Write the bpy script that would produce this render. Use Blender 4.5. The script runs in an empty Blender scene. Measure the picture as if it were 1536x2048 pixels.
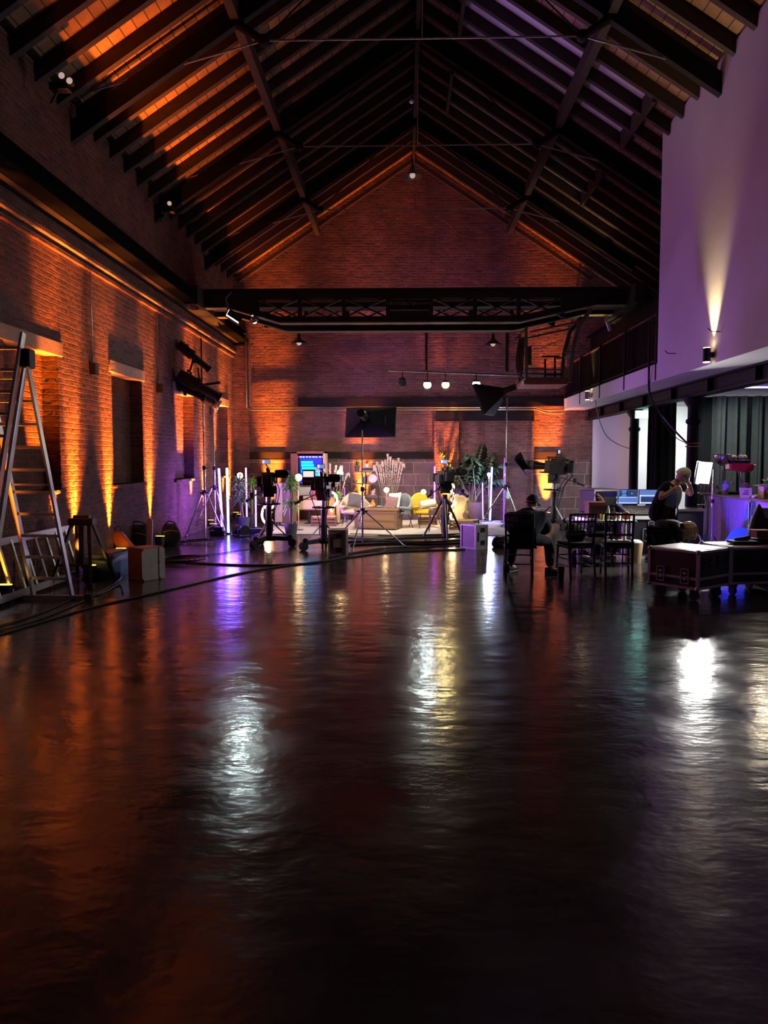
import bpy, bmesh, math, random
from mathutils import Vector, Matrix, Euler
random.seed(7)
R = math.radians
SC = bpy.context.scene
COL = SC.collection
# ------------------------------------------------------------------ camera
CAM = Vector((0, 0, 1.7)); FPX = 1538.0
PITCH = R(-3.87); YAW = R(1.49)
CROT = Euler((R(90) + PITCH, 0, YAW), 'XYZ').to_matrix()
cd = bpy.data.cameras.new('camera'); cam = bpy.data.objects.new('camera', cd); COL.objects.link(cam)
cam.location = CAM; cam.rotation_euler = (R(90) + PITCH, 0, YAW)
cd.sensor_fit = 'VERTICAL'; cd.sensor_height = 24.0; cd.lens = FPX / 2048 * 24.0; cd.clip_end = 200; cd.clip_start = .05
SC.camera = cam
def _dir(px, py): return CROT @ Vector(((px - 768) / FPX, (1024 - py) / FPX, -1))
def P(px, py, Y):
    d = _dir(px, py); return CAM + d * (Y / d.y)
def F(px, py, z=0.0):
    d = _dir(px, py); return CAM + d * ((z - CAM.z) / d.z)
def PX(px, py, X):
    d = _dir(px, py); return CAM + d * (X / d.x)

# ------------------------------------------------------------------ mesh helper
def V(*a): return Vector(a[0]) if len(a) == 1 else Vector(a)
def align(d, up=(0, 0, 1)):
    d = V(d).normalized(); u = V(up)
    if abs(d.dot(u)) > .999: u = V(1, 0, 0)
    x = d.cross(u).normalized(); y = x.cross(d).normalized() * 1
    return Matrix((x, d, x.cross(d))).transposed()   # columns: x, along, up-ish
class MB:
    def __init__(s): s.bm = bmesh.new()
    def _add(s, vs, fs, M=None):
        bv = [s.bm.verts.new(M @ V(v) if M else V(v)) for v in vs]
        for f in fs:
            try: s.bm.faces.new([bv[i] for i in f])
            except ValueError: pass
        return s
    def box(s, c, size, rot=None, taper=1.0):
        x, y, z = [k / 2 for k in size]; t = taper
        vs = [(-x, -y, -z), (x, -y, -z), (x, y, -z), (-x, y, -z), (-x*t, -y*t, z), (x*t, -y*t, z), (x*t, y*t, z), (-x*t, y*t, z)]
        fs = [(3, 2, 1, 0), (4, 5, 6, 7), (0, 1, 5, 4), (1, 2, 6, 5), (2, 3, 7, 6), (3, 0, 4, 7)]
        M = Matrix.Translation(V(c))
        if rot is not None: M = M @ (Euler(rot).to_matrix().to_4x4() if not isinstance(rot, Matrix) else rot.to_4x4())
        return s._add(vs, fs, M)
    def bx(s, x0, x1, y0, y1, z0, z1):
        return s.box(((x0+x1)/2, (y0+y1)/2, (z0+z1)/2), (abs(x1-x0), abs(y1-y0), abs(z1-z0)))
    def bar(s, a, b, w, h=None, up=(0, 0, 1)):
        a, b = V(a), V(b); h = w if h is None else h
        return s.box((a+b)/2, (w, (b-a).length, h), align(b-a, up))
    def cyl(s, a, b, r0, r1=None, seg=12):
        a, b = V(a), V(b); r1 = r0 if r1 is None else r1
        A = align(b-a); vs = []
        for p, r in ((a, r0), (b, r1)):
            for i in range(seg):
                t = 2*math.pi*i/seg
                vs.append(p + A @ V(math.cos(t)*r, 0, math.sin(t)*r))
        fs = [(i, (i+1) % seg, seg+(i+1) % seg, seg+i) for i in range(seg)]
        fs += [tuple(range(seg))[::-1], tuple(range(seg, 2*seg))]
        return s._add(vs, fs)
    def sph(s, c, r, seg=12, rings=8, rot=None):
        r = (r, r, r) if not hasattr(r, '__len__') else r
        M = Matrix.Translation(V(c))
        if rot is not None: M = M @ Euler(rot).to_matrix().to_4x4()
        M = M @ Matrix.Diagonal((*r, 1))
        vs = [(0, 0, 1)]
        for j in range(1, rings):
            a = math.pi*j/rings
            for i in range(seg):
                t = 2*math.pi*i/seg; vs.append((math.sin(a)*math.cos(t), math.sin(a)*math.sin(t), math.cos(a)))
        vs.append((0, 0, -1)); n = len(vs)-1; fs = []
        for i in range(seg):
            k = (i+1) % seg
            fs.append((0, 1+i, 1+k))
            for j in range(rings-2):
                o = 1+j*seg; fs.append((o+i, o+seg+i, o+seg+k, o+k))
            o = 1+(rings-2)*seg; fs.append((o+i, n, o+k))
        return s._add(vs, fs, M)
    def lathe(s, prof, c=(0, 0, 0), seg=20, M=None, cap=True):
        vs = []
        for r, z in prof:
            for i in range(seg):
                t = 2*math.pi*i/seg; vs.append((r*math.cos(t), r*math.sin(t), z))
        fs = []
        for j in range(len(prof)-1):
            for i in range(seg):
                k = (i+1) % seg; fs.append((j*seg+i, j*seg+k, (j+1)*seg+k, (j+1)*seg+i))
        if cap:
            fs.append(tuple(range(seg))[::-1]); n = (len(prof)-1)*seg; fs.append(tuple(range(n, n+seg)))
        MM = Matrix.Translation(V(c))
        if M is not None: MM = MM @ M.to_4x4()
        return s._add(vs, fs, MM)
    def tube(s, pts, r, seg=8, closed=False, rs=None):
        pts = [V(p) for p in pts]; n = len(pts); vs = []
        prev = None
        for i, p in enumerate(pts):
            if closed: d = pts[(i+1) % n] - pts[i-1]
            else: d = pts[min(i+1, n-1)] - pts[max(i-1, 0)]
            d.normalize()
            if prev is None:
                u = V(0, 0, 1) if abs(d.z) < .9 else V(1, 0, 0)
            else: u = prev
            x = d.cross(u).normalized(); u = x.cross(d).normalized(); prev = u
            rr = rs[i] if rs else r
            for k in range(seg):
                t = 2*math.pi*k/seg; vs.append(p + x*math.cos(t)*rr + u*math.sin(t)*rr)
        fs = []
        for i in range(n if closed else n-1):
            for k in range(seg):
                a = i*seg; b = ((i+1) % n)*seg; fs.append((a+k, a+(k+1) % seg, b+(k+1) % seg, b+k))
        if not closed: fs += [tuple(range(seg))[::-1], tuple(range((n-1)*seg, n*seg))]
        return s._add(vs, fs)
    def prism(s, poly, d0, d1, plane='xy'):
        m = {'xy': lambda p, d: (p[0], p[1], d), 'xz': lambda p, d: (p[0], d, p[1]), 'yz': lambda p, d: (d, p[0], p[1])}[plane]
        n = len(poly); vs = [m(p, d0) for p in poly] + [m(p, d1) for p in poly]
        fs = [(i, (i+1) % n, n+(i+1) % n, n+i) for i in range(n)] + [tuple(range(n))[::-1], tuple(range(n, 2*n))]
        return s._add(vs, fs)
    def surf(s, fn, nu, nv, wrap=False):
        vs = [fn(i/nu, j/nv) for i in range(nu+1) for j in range(nv+1)]
        fs = [(i*(nv+1)+j, (i+1)*(nv+1)+j, (i+1)*(nv+1)+j+1, i*(nv+1)+j+1) for i in range(nu) for j in range(nv)]
        return s._add(vs, fs)
    def poly(s, pts): return s._add(pts, [tuple(range(len(pts)))])
    def xf(s, M): bmesh.ops.transform(s.bm, matrix=M, verts=s.bm.verts); return s
    def build(s, name, mat, parent=None, ang=38, loc=None, solid=0, bev=0, sub=0, weld=False):
        bm = s.bm
        if weld: bmesh.ops.remove_doubles(bm, verts=bm.verts, dist=1e-4)
        bmesh.ops.recalc_face_normals(bm, faces=bm.faces)
        for f in bm.faces: f.smooth = True
        for e in bm.edges:
            if len(e.link_faces) == 2: e.smooth = e.calc_face_angle(0) < R(ang)
        me = bpy.data.meshes.new(name); bm.to_mesh(me); bm.free()
        me.materials.append(mat)
        o = bpy.data.objects.new(name, me); COL.objects.link(o)
        if parent: o.parent = parent
        if loc is not None: o.location = loc
        if solid: m = o.modifiers.new('thick', 'SOLIDIFY'); m.thickness = solid; m.offset = 0
        if bev: m = o.modifiers.new('bevel', 'BEVEL'); m.width = bev; m.segments = 2; m.limit_method = 'ANGLE'
        if sub: m = o.modifiers.new('sub', 'SUBSURF'); m.levels = sub; m.render_levels = sub
        return o
def tag(o, label=None, cat=None, group=None, kind=None):
    if label: o['label'] = label
    if cat: o['category'] = cat
    if group: o['group'] = group
    if kind: o['kind'] = kind
    return o
def thing(name, label, cat, loc=(0, 0, 0), rz=0, group=None):
    o = bpy.data.objects.new(name, None); COL.objects.link(o); o.empty_display_size = .1
    o.location = loc; o.rotation_euler = (0, 0, rz)
    return tag(o, label, cat, group)
def st(o): o['kind'] = 'structure'; return o
def copytree(o, parent=None):
    c = o.copy(); COL.objects.link(c); c.parent = parent
    for ch in list(o.children): copytree(ch, c)
    return c
def dup(o, loc, rz, label):
    c = copytree(o); c.location = loc; c.rotation_euler = (0, 0, rz)
    if label: c['label'] = label
    return c
def arc(p, q, sag, n=16, side=None):
    p, q = V(p), V(q); out = []
    s = V(side) if side else V(0, 0, -1)
    for i in range(n+1):
        t = i/n; out.append(p.lerp(q, t) + s*sag*4*t*(1-t))
    return out
def spline(pts, n=8):
    pts = [V(p) for p in pts]; out = []
    for i in range(len(pts)-1):
        p0 = pts[max(i-1, 0)]; p1 = pts[i]; p2 = pts[i+1]; p3 = pts[min(i+2, len(pts)-1)]
        for k in range(n):
            t = k/n
            out.append(.5*((2*p1)+(-p0+p2)*t+(2*p0-5*p1+4*p2-p3)*t*t+(-p0+3*p1-3*p2+p3)*t**3))
    out.append(pts[-1]); return out
# ------------------------------------------------------------------ materials
def newmat(name):
    m = bpy.data.materials.new(name); m.use_nodes = True; nt = m.node_tree; nt.nodes.clear()
    o = nt.nodes.new('ShaderNodeOutputMaterial'); b = nt.nodes.new('ShaderNodeBsdfPrincipled')
    nt.links.new(b.outputs[0], o.inputs[0]); return m, nt, b
def N(nt, t, **k):
    n = nt.nodes.new(t)
    for a, v in k.items():
        if a.startswith('_'): n.inputs[a[1:].replace('_', ' ')].default_value = v
        else: setattr(n, a, v)
    return n
def pm(name, c, rough=.5, metal=0, var=.25, scale=9, bump=0, bs=40, stretch=None, spec=.5):
    m, nt, b = newmat(name); L = nt.links.new
    tc = N(nt, 'ShaderNodeTexCoord'); vec = tc.outputs['Object']
    if stretch:
        mp = N(nt, 'ShaderNodeMapping'); mp.inputs['Scale'].default_value = stretch; L(vec, mp.inputs[0]); vec = mp.outputs[0]
    no = N(nt, 'ShaderNodeTexNoise', _Scale=scale, _Detail=3.0); L(vec, no.inputs['Vector'])
    mx = N(nt, 'ShaderNodeMix', data_type='RGBA'); L(no.outputs['Fac'], mx.inputs['Factor'])
    mx.inputs['A'].default_value = (*[k*(1-var) for k in c], 1); mx.inputs['B'].default_value = (*[min(1, k*(1+var)) for k in c], 1)
    L(mx.outputs['Result'], b.inputs['Base Color'])
    b.inputs['Roughness'].default_value = rough; b.inputs['Metallic'].default_value = metal
    b.inputs['Specular IOR Level'].default_value = spec
    if bump:
        n2 = N(nt, 'ShaderNodeTexNoise', _Scale=bs, _Detail=2.0); L(vec, n2.inputs['Vector'])
        bp = N(nt, 'ShaderNodeBump', _Strength=.6, _Distance=bump); L(n2.outputs['Fac'], bp.inputs['Height']); L(bp.outputs[0], b.inputs['Normal'])
    return m
def em(name, c, s):
    m, nt, b = newmat(name); b.inputs['Base Color'].default_value = (*[min(1, k) for k in c], 1)
    b.inputs['Emission Color'].default_value = (*c, 1); b.inputs['Emission Strength'].default_value = s
    b.inputs['Roughness'].default_value = .4
    return m
def uvw(nt, ax):
    tc = N(nt, 'ShaderNodeTexCoord'); sp = N(nt, 'ShaderNodeSeparateXYZ'); cb = N(nt, 'ShaderNodeCombineXYZ')
    nt.links.new(tc.outputs['Object'], sp.inputs[0])
    nt.links.new(sp.outputs[ax], cb.inputs['X']); nt.links.new(sp.outputs['Z'], cb.inputs['Y'])
    return tc, cb
def brick(name, ax, c1, c2, mo, w=.235, h=.078, mortar=.012, dist=.065, warp=.035, squash=1, sf=2, nscale=9, rough=.85, bstr=1.0):
    m, nt, b = newmat(name); L = nt.links.new
    tc, cb = uvw(nt, ax)
    nz = N(nt, 'ShaderNodeTexNoise', _Scale=5.0, _Detail=2.0); L(tc.outputs['Object'], nz.inputs['Vector'])
    va = N(nt, 'ShaderNodeVectorMath', operation='MULTIPLY_ADD'); L(nz.outputs['Color'], va.inputs[0])
    va.inputs[1].default_value = (warp, warp, 0); L(cb.outputs[0], va.inputs[2])
    bt = N(nt, 'ShaderNodeTexBrick', _Scale=1.0, _Mortar_Size=mortar, _Mortar_Smooth=.6, _Bias=0.0, _Brick_Width=w, _Row_Height=h)
    bt.squash = squash; bt.squash_frequency = sf
    L(va.outputs[0], bt.inputs['Vector'])
    bt.inputs['Color1'].default_value = (*c1, 1); bt.inputs['Color2'].default_value = (*c2, 1); bt.inputs['Mortar'].default_value = (*mo, 1)
    n1 = N(nt, 'ShaderNodeTexNoise', _Scale=1.3, _Detail=5.0, _Roughness=.7); L(tc.outputs['Object'], n1.inputs['Vector'])
    cr = N(nt, 'ShaderNodeMapRange'); cr.inputs['From Min'].default_value = .3; cr.inputs['From Max'].default_value = .7
    cr.inputs['To Min'].default_value = .6; cr.inputs['To Max'].default_value = 1.25; L(n1.outputs['Fac'], cr.inputs[0])
    mu = N(nt, 'ShaderNodeVectorMath', operation='SCALE'); L(bt.outputs['Color'], mu.inputs[0]); L(cr.outputs[0], mu.inputs['Scale'])
    L(mu.outputs[0], b.inputs['Base Color'])
    n2 = N(nt, 'ShaderNodeTexNoise', _Scale=float(nscale), _Detail=6.0, _Roughness=.65); L(tc.outputs['Object'], n2.inputs['Vector'])
    iv = N(nt, 'ShaderNodeMath', operation='SUBTRACT'); iv.inputs[0].default_value = 1; L(bt.outputs['Fac'], iv.inputs[1])
    ad = N(nt, 'ShaderNodeMath', operation='MULTIPLY_ADD'); L(n2.outputs['Fac'], ad.inputs[0]); ad.inputs[1].default_value = 1.1; L(iv.outputs[0], ad.inputs[2])
    bp = N(nt, 'ShaderNodeBump', _Strength=bstr, _Distance=dist); L(ad.outputs[0], bp.inputs['Height']); L(bp.outputs[0], b.inputs['Normal'])
    b.inputs['Roughness'].default_value = rough; b.inputs['Specular IOR Level'].default_value = .3
    return m
BR1, BR2, BRM = (.30, .12, .085), (.17, .08, .065), (.26, .19, .16)
M = dict(
 brick_y=brick('brick_side', 'Y', BR1, BR2, BRM, dist=.09), brick_x=brick('brick_gable', 'X', BR1, BR2, BRM),
 stone_x=brick('stone_blocks', 'X', (.19, .12, .11), (.14, .09, .08), (.42, .33, .30), w=.62, h=.33, mortar=.016, dist=.03, warp=.05, squash=.6, sf=3, nscale=7),
 lintel=pm('lintel_stone', (.38, .27, .2), .8, bump=.01, bs=20), timber=pm('dark_timber', (.016, .012, .013), .8, spec=.2, bump=.01, bs=12, stretch=(1, 6, 6)),
 rafter=pm('rafter_timber', (.042, .028, .022), .8, bump=.006, bs=14), iron=pm('black_iron', (.008, .008, .009), .6, 0, spec=.2),
 blk=pm('black_metal', (.009, .009, .010), .42, .0), blkp=pm('black_plastic', (.015, .015, .016), .55), blkm=pm('matt_black_cloth', (.012, .012, .014), .9, bump=.004),
 crane=pm('crane_green_paint', (.009, .013, .009), .6, 0, bump=.002), soot=pm('soot_black_paint', (.002, .002, .002), .9, spec=.05), olive=pm('crane_olive_flange', (.16, .165, .10), .5, 0),  # shade put into the rail black so its underside reads unlit
 chrome=pm('chrome_steel', (.6, .58, .55), .25, 1.0, var=.1), alu=pm('brushed_aluminium', (.62, .62, .62), .38, .9, var=.12, stretch=(1, 1, .2)),
 galv=pm('galvanised_pipe', (.5, .45, .4), .35, .9), plaster=pm('white_plaster', (.72, .70, .72), .8, var=.06, scale=2, bump=.003, bs=8),
 cream=pm('cream_paint', (.66, .58, .45), .8, var=.05), curtain=pm('black_drape', (.02, .022, .024), .95), gcurtain=pm('grey_green_drape', (.10, .12, .11), .95),
 wood=pm('warm_wood', (.20, .10, .042), .5, bump=.003, bs=20, stretch=(1, 8, 8)), dwood=pm('dark_wood', (.14, .07, .04), .5, stretch=(1, 6, 6)), lwood=pm('light_wood', (.62, .46, .24), .5, stretch=(6, 6, .8)),
 ply=pm('plywood_top', (.42, .34, .24), .5), white=pm('white_laminate', (.75, .75, .73), .4, var=.04), redbrown=pm('red_brown_timber', (.32, .10, .06), .6),
 cyl_=pm('cream_velvet', (.55, .44, .27), .8, bump=.003), grey=pm('grey_velvet', (.20, .22, .23), .8, bump=.003), yellow=pm('mustard_velvet', (.62, .38, .02), .8, bump=.003),
 pil_w=pm('cream_linen', (.8, .74, .62), .9), pil_b=pm('brown_patterned_linen', (.22, .12, .1), .9, var=.8, scale=40), pil_d=pm('dark_olive_linen', (.09, .085, .07), .9),
 leaf=pm('green_leaf', (.17, .44, .09), .45, var=.4, scale=20), palm=pm('palm_leaf', (.16, .30, .17), .4, var=.35, scale=20), stem=pm('plant_stem', (.32, .28, .17), .7),
 pampas=pm('pampas_plume', (.78, .62, .5), .9, var=.15), pot=pm('dark_grey_pot', (.07, .075, .09), .5), wicker=pm('woven_wicker', (.24, .12, .085), .8, bump=.02, bs=30, stretch=(1, 1, 4)),
 vase=pm('terracotta_vase', (.6, .28, .12), .6), case_l=pm('pale_grey_case', (.40, .38, .33), .5), case_b=pm('flight_case_black', (.02, .02, .024), .4), case_e=pm('case_edging', (.5, .48, .5), .4, .4),
 bluebin=pm('blue_plastic', (.12, .2, .45), .4), orange=pm('orange_plastic', (.7, .14, .03), .45), rug=pm('pale_rug', (.55, .50, .42), .95, var=.2, scale=4, bump=.01),
 skin=pm('skin', (.62, .36, .27), .5, var=.08), hair_g=pm('grey_hair', (.62, .56, .48), .7, var=.3, scale=60), hair_b=pm('blonde_hair', (.78, .58, .30), .6, var=.35, scale=60),
 navy=pm('navy_jacket', (.009, .011, .022), .95, spec=.2, bump=.003), black_c=pm('black_clothes', (.007, .007, .009), .9), jean=pm('dark_jeans', (.008, .010, .017), .95, spec=.2), denim=pm('blue_denim', (.08, .16, .30), .85), shirt=pm('grey_t_shirt', (.35, .36, .38), .9), shoe=pm('pale_sole', (.6, .58, .55), .6),
 red=pm('red_enamel', (.55, .03, .02), .3), brass=pm('brass', (.65, .45, .15), .3, .9), book1=pm('red_book_cloth', (.45, .12, .09), .7), book2=pm('cream_book_cloth', (.7, .6, .45), .7), pink=pm('pink_card', (.7, .4, .5), .7),
 teal=pm('teal_board', (.03, .22, .22), .6), bluecloth=pm('blue_cloth', (.06, .25, .6), .8), glass=pm('clear_glass', (.5, .5, .5), .1, var=.05), yel_card=pm('pale_yellow_card', (.85, .78, .4), .7), cable=pm('black_cable', (.010, .010, .011), .45), ceram=pm('white_ceramic', (.8, .78, .74), .35),
 bar=pm('bar_front_panel', (.42, .32, .45), .6), tree=pm('dark_glass_screen', (.01, .01, .012), .15), flower=pm('orange_flowers', (.8, .2, .05), .7), cardb=pm('cardboard', (.45, .3, .16), .8), green=pm('green_painted_box', (.03, .12, .07), .5), rubber=pm('black_rubber', (.01, .01, .01), .7))
# emitters (things that really give off light)
E = dict(
 violet=em('violet_tube_glow', (.24, .07, 1.0), 24), blue=em('blue_tube_glow', (.08, .13, 1.0), 26), pinkt=em('lilac_tube_glow', (.6, .3, 1.0), 2.5), magenta=em('magenta_tube_glow', (.6, .08, 1.0), 8), purp=em('purple_tube_glow', (.3, .06, .9), 1.2),
 bulb=em('warm_bulb_glow', (1, .62, .28), 22), neon=em('warm_neon_glow', (1, .72, .38), 6), ledp=em('led_panel_glow', (1, .98, .95), 12),
 soft=em('softbox_diffuser', (1, .86, .66), 2.5), spotw=em('white_lamp_glow', (.85, 1, .97), 30), spoty=em('warm_lamp_glow', (1, .72, .16), 9), sconce=em('sconce_lamp_glow', (1, .74, .3), 20),
 flood=em('floodlight_glow', (.85, 1, .98), 9), exitl=em('exit_sign_glow', (.30, 1, .80), 6), amber=em('amber_lens_glow', (1, .5, .06), 4), scr=em('monitor_blue_screen', (.12, .22, .6), .9), scrd=em('monitor_dark_panel', (.03, .06, .18), .8), scrw=em('monitor_white_panel', (.75, .85, 1), .9),
 tvb=em('tv_deep_blue', (.0, .03, .6), .45), tvc=em('tv_cyan', (.0, .75, 1), 1.3), camw=em('viewfinder_white', (.9, .8, .78), 1.0), camb=em('viewfinder_blue', (.25, .4, .8), .7), strip=em('white_track_light', (.85, .95, 1), 1.5), dimw=em('dim_white_lamp', (1, .75, .65), .45), tab=em('tablet_glow', (.4, .6, .6), .8), bcan=em('blue_par_lens', (.15, .1, 1), 6))
# ================================================================== SETTING
XL, XR, YB, XC, HR, SL = -4.91, 5.40, 22.3, .25, 10.35, .66
def roofz(x): return HR - SL*abs(x-XC)
# floor material : polished dark concrete
def floor_mat():
    m, nt, b = newmat('polished_concrete'); L = nt.links.new
    tc = N(nt, 'ShaderNodeTexCoord'); ob = tc.outputs['Object']
    n1 = N(nt, 'ShaderNodeTexNoise', _Scale=.7, _Detail=6.0, _Roughness=.6); L(ob, n1.inputs['Vector'])
    mx = N(nt, 'ShaderNodeMix', data_type='RGBA'); L(n1.outputs['Fac'], mx.inputs['Factor'])
    mx.inputs['A'].default_value = (.042, .035, .032, 1); mx.inputs['B'].default_value = (.092, .078, .068, 1)
    sp = N(nt, 'ShaderNodeSeparateXYZ'); L(ob, sp.inputs[0])
    sb = N(nt, 'ShaderNodeMath', operation='SUBTRACT'); L(sp.outputs['Y'], sb.inputs[0]); sb.inputs[1].default_value = 8.72
    ab = N(nt, 'ShaderNodeMath', operation='ABSOLUTE'); L(sb.outputs[0], ab.inputs[0])
    lt = N(nt, 'ShaderNodeMath', operation='LESS_THAN'); L(ab.outputs[0], lt.inputs[0]); lt.inputs[1].default_value = .012
    m2 = N(nt, 'ShaderNodeMix', data_type='RGBA'); L(lt.outputs[0], m2.inputs['Factor']); L(mx.outputs['Result'], m2.inputs['A']); m2.inputs['B'].default_value = (.015, .01, .01, 1)
    L(m2.outputs['Result'], b.inputs['Base Color'])
    n2 = N(nt, 'ShaderNodeTexNoise', _Scale=2.2, _Detail=4.0); L(ob, n2.inputs['Vector'])
    mr = N(nt, 'ShaderNodeMapRange'); L(n2.outputs['Fac'], mr.inputs[0]); mr.inputs['From Min'].default_value = .3; mr.inputs['From Max'].default_value = .7
    mr.inputs['To Min'].default_value = .12; mr.inputs['To Max'].default_value = .22
    L(mr.outputs[0], b.inputs['Roughness'])
    mp = N(nt, 'ShaderNodeMapping'); mp.inputs['Scale'].default_value = (1, 1.6, 1); L(ob, mp.inputs[0])
    n3 = N(nt, 'ShaderNodeTexNoise', _Scale=3.0, _Detail=3.0, _Roughness=.5); L(mp.outputs[0], n3.inputs['Vector'])
    n4 = N(nt, 'ShaderNodeTexNoise', _Scale=16.0, _Detail=3.0, _Roughness=.5); L(mp.outputs[0], n4.inputs['Vector'])
    ad = N(nt, 'ShaderNodeMath', operation='MULTIPLY_ADD'); L(n4.outputs['Fac'], ad.inputs[0]); ad.inputs[1].default_value = .16; L(n3.outputs['Fac'], ad.inputs[2])
    bp = N(nt, 'ShaderNodeBump', _Strength=1.0, _Distance=.0072); L(ad.outputs[0], bp.inputs['Height']); L(bp.outputs[0], b.inputs['Normal'])
    b.inputs['Specular IOR Level'].default_value = .55
    return m
M['floor'] = floor_mat()
st(MB().bx(-5.6, 8.6, -4, YB+.3, -.2, 0).build('floor', M['floor']))
# left wall with four blocked-up window recesses
WN = [(9.4, 10.9), (12.9, 14.4), (16.4, 17.9), (19.9, 21.4)]; WZ0, WZ1 = 1.28, 3.17
b = MB(); ys = [-4] + [k for w in WN for k in w] + [YB]
b.bx(-5.6, XL-.25, -4, YB, 0, 5.1)
for i in range(len(ys)-1):
    if i % 2 == 0: b.bx(XL-.25, XL, ys[i], ys[i+1], 0, 5.1)
    else: b.bx(XL-.25, XL, ys[i], ys[i+1], 0, WZ0); b.bx(XL-.25, XL, ys[i], ys[i+1], WZ1, 5.1)
b.bx(-5.6, XL, -4, YB, 5.1, 7.25)
wl = st(b.build('wall_left', M['brick_y']))
for i, (y0, y1) in enumerate(WN):
    w = st(MB().bx(XL-.27, XL-.235, y0, y1, WZ0, WZ1).build('window_%d' % (i+1), M['brick_y']))
    MB().bx(XL-.2, XL+.025, y0-.12, y1+.12, WZ1, WZ1+.2).build('window_lintel', M['lintel'], w, bev=.01)
    MB().bx(XL-.25, XL+.05, y0-.06, y1+.06, WZ0-.06, WZ0).build('window_sill', M['brick_y'], w, bev=.01)
st(MB().bx(XL, XL+.11, -4, YB, 4.74, 4.81).bx(XL, XL+.06, -4, YB, 4.62, 4.68).build('trim_1', M['brick_y'], bev=.008))
st(MB().bx(XL, XL+.20, -4, YB, 5.04, 5.30).build('trim_2', M['timber']))
# gable wall
b = MB()
b.prism([(-5.6, 0), (8.6, 0), (8.6, roofz(8.6)+.1), (XC, HR+.1), (-5.6, roofz(-5.6)+.1)], YB, YB+.3, 'xz')
wb = st(b.build('wall_back', M['brick_x']))
def BX(px): return P(px, 920, YB).x
def BZ(py): return P(808, py, YB).z
b = MB()
for x0, x1 in ((500, 582), (654, 868), (1067, 1179)):
    b.bx(BX(x0), BX(x1), YB-.05, YB, 0, BZ(919))
b.build('stone_base', M['stone_x'], wb)
b = MB(); b.bx(BX(500), BX(870), YB-.055, YB, BZ(917), BZ(904)); b.bx(BX(1064), BX(1120), YB-.055, YB, BZ(917), BZ(904))
b.build('stone_string_course', M['timber'], wb)
st(MB().bx(BX(598), BX(1180), YB-.10, YB, BZ(813), BZ(796)).build('trim_3', M['timber']))
st(MB().bx(BX(872), BX(1066), YB-.09, YB, BZ(842), BZ(824)).build('trim_4', M['timber']))
# brick pilaster strips
b = MB(); b.bx(BX(468), BX(500), YB-.12, YB, 0, BZ(690)); b.bx(BX(868), BX(917), YB-.10, YB, 0, BZ(843)); b.bx(BX(1062), BX(1066), YB-.12, YB, 0, BZ(843))
b.build('brick_pier', M['brick_x'], wb)
# gable barge rods / edge
b = MB()
for sx in (-1, 1):
    b.bar((XC, YB-.15, HR-.28), (XC+sx*5.0, YB-.15, HR-.28-SL*5.0), .10, .09, (0, 1, 0))
st(b.build('trim_5', M['rafter']))
# ---- ceiling
def boards():
    m, nt, bb = newmat('roof_boards'); L = nt.links.new
    tc = N(nt, 'ShaderNodeTexCoord'); sp = N(nt, 'ShaderNodeSeparateXYZ'); L(tc.outputs['Object'], sp.inputs[0])
    cb = N(nt, 'ShaderNodeCombineXYZ'); L(sp.outputs['Y'], cb.inputs['X']); L(sp.outputs['X'], cb.inputs['Y'])
    bt = N(nt, 'ShaderNodeTexBrick', _Scale=1.0, _Mortar_Size=.006, _Brick_Width=1.95, _Row_Height=.17); L(cb.outputs[0], bt.inputs['Vector'])
    bt.inputs['Color1'].default_value = (.42, .24, .14, 1); bt.inputs['Color2'].default_value = (.34, .18, .10, 1); bt.inputs['Mortar'].default_value = (.03, .02, .015, 1)
    no = N(nt, 'ShaderNodeTexNoise', _Scale=6.0, _Detail=5.0); L(tc.outputs['Object'], no.inputs['Vector'])
    sc = N(nt, 'ShaderNodeMapRange'); sc.inputs['To Min'].default_value = .4; sc.inputs['To Max'].default_value = 1.4; L(no.outputs['Fac'], sc.inputs[0])
    mu = N(nt, 'ShaderNodeVectorMath', operation='SCALE'); L(bt.outputs['Color'], mu.inputs[0]); L(sc.outputs[0], mu.inputs['Scale']); L(mu.outputs[0], bb.inputs['Base Color'])
    bp = N(nt, 'ShaderNodeBump', _Strength=.5, _Distance=.01); L(bt.outputs['Fac'], bp.inputs['Height']); L(bp.outputs[0], bb.inputs['Normal'])
    bb.inputs['Roughness'].default_value = .8; return m
M['boards'] = boards()
RAFS = 0.65; RAF0 = 8.55-RAFS*19
rys = [RAF0 + RAFS*i for i in range(51) if RAF0 + RAFS*i < YB-.2]
# skylights: between rafters; (y range, x range)
def near_raf(y): return min(rys, key=lambda r: abs(r-y))
SKY = []
for (cx, cy), (dx, dy) in (((1333, 145), (924, 14)), ((1208, 330), (903, 142))):
    # intersect rays with right roof plane (z = HR - SL*(x-XC) - .0)
    def hit(px, py):
        d = _dir(px, py); t = (HR - .1 + SL*XC - CAM.z)/(d.z + SL*d.x); return CAM + d*t
    a, c = hit(cx, cy), hit(dx, dy)
    y0 = near_raf((a.y+c.y)/2 - .3); SKY.append((c.x, a.x, y0, y0+3*RAFS))
def slab(b, x0, x1, y0, y1, t=.05):
    z0, z1 = roofz(x0), roofz(x1)
    vs = [(x0, y0, z0), (x1, y0, z1), (x1, y1, z1), (x0, y1, z0), (x0, y0, z0+t), (x1, y0, z1+t), (x1, y1, z1+t), (x0, y1, z0+t)]
    b._add(vs, [(3, 2, 1, 0), (4, 5, 6, 7), (0, 1, 5, 4), (1, 2, 6, 5), (2, 3, 7, 6), (3, 0, 4, 7)])
b = MB(); slab(b, -5.7, XC, -4, YB+.3)
yc = -4
for (x0, x1, y0, y1) in SKY:
    slab(b, XC, 8.7, yc, y0); slab(b, XC, x0, y0, y1); slab(b, x1, 8.7, y0, y1); yc = y1
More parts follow.
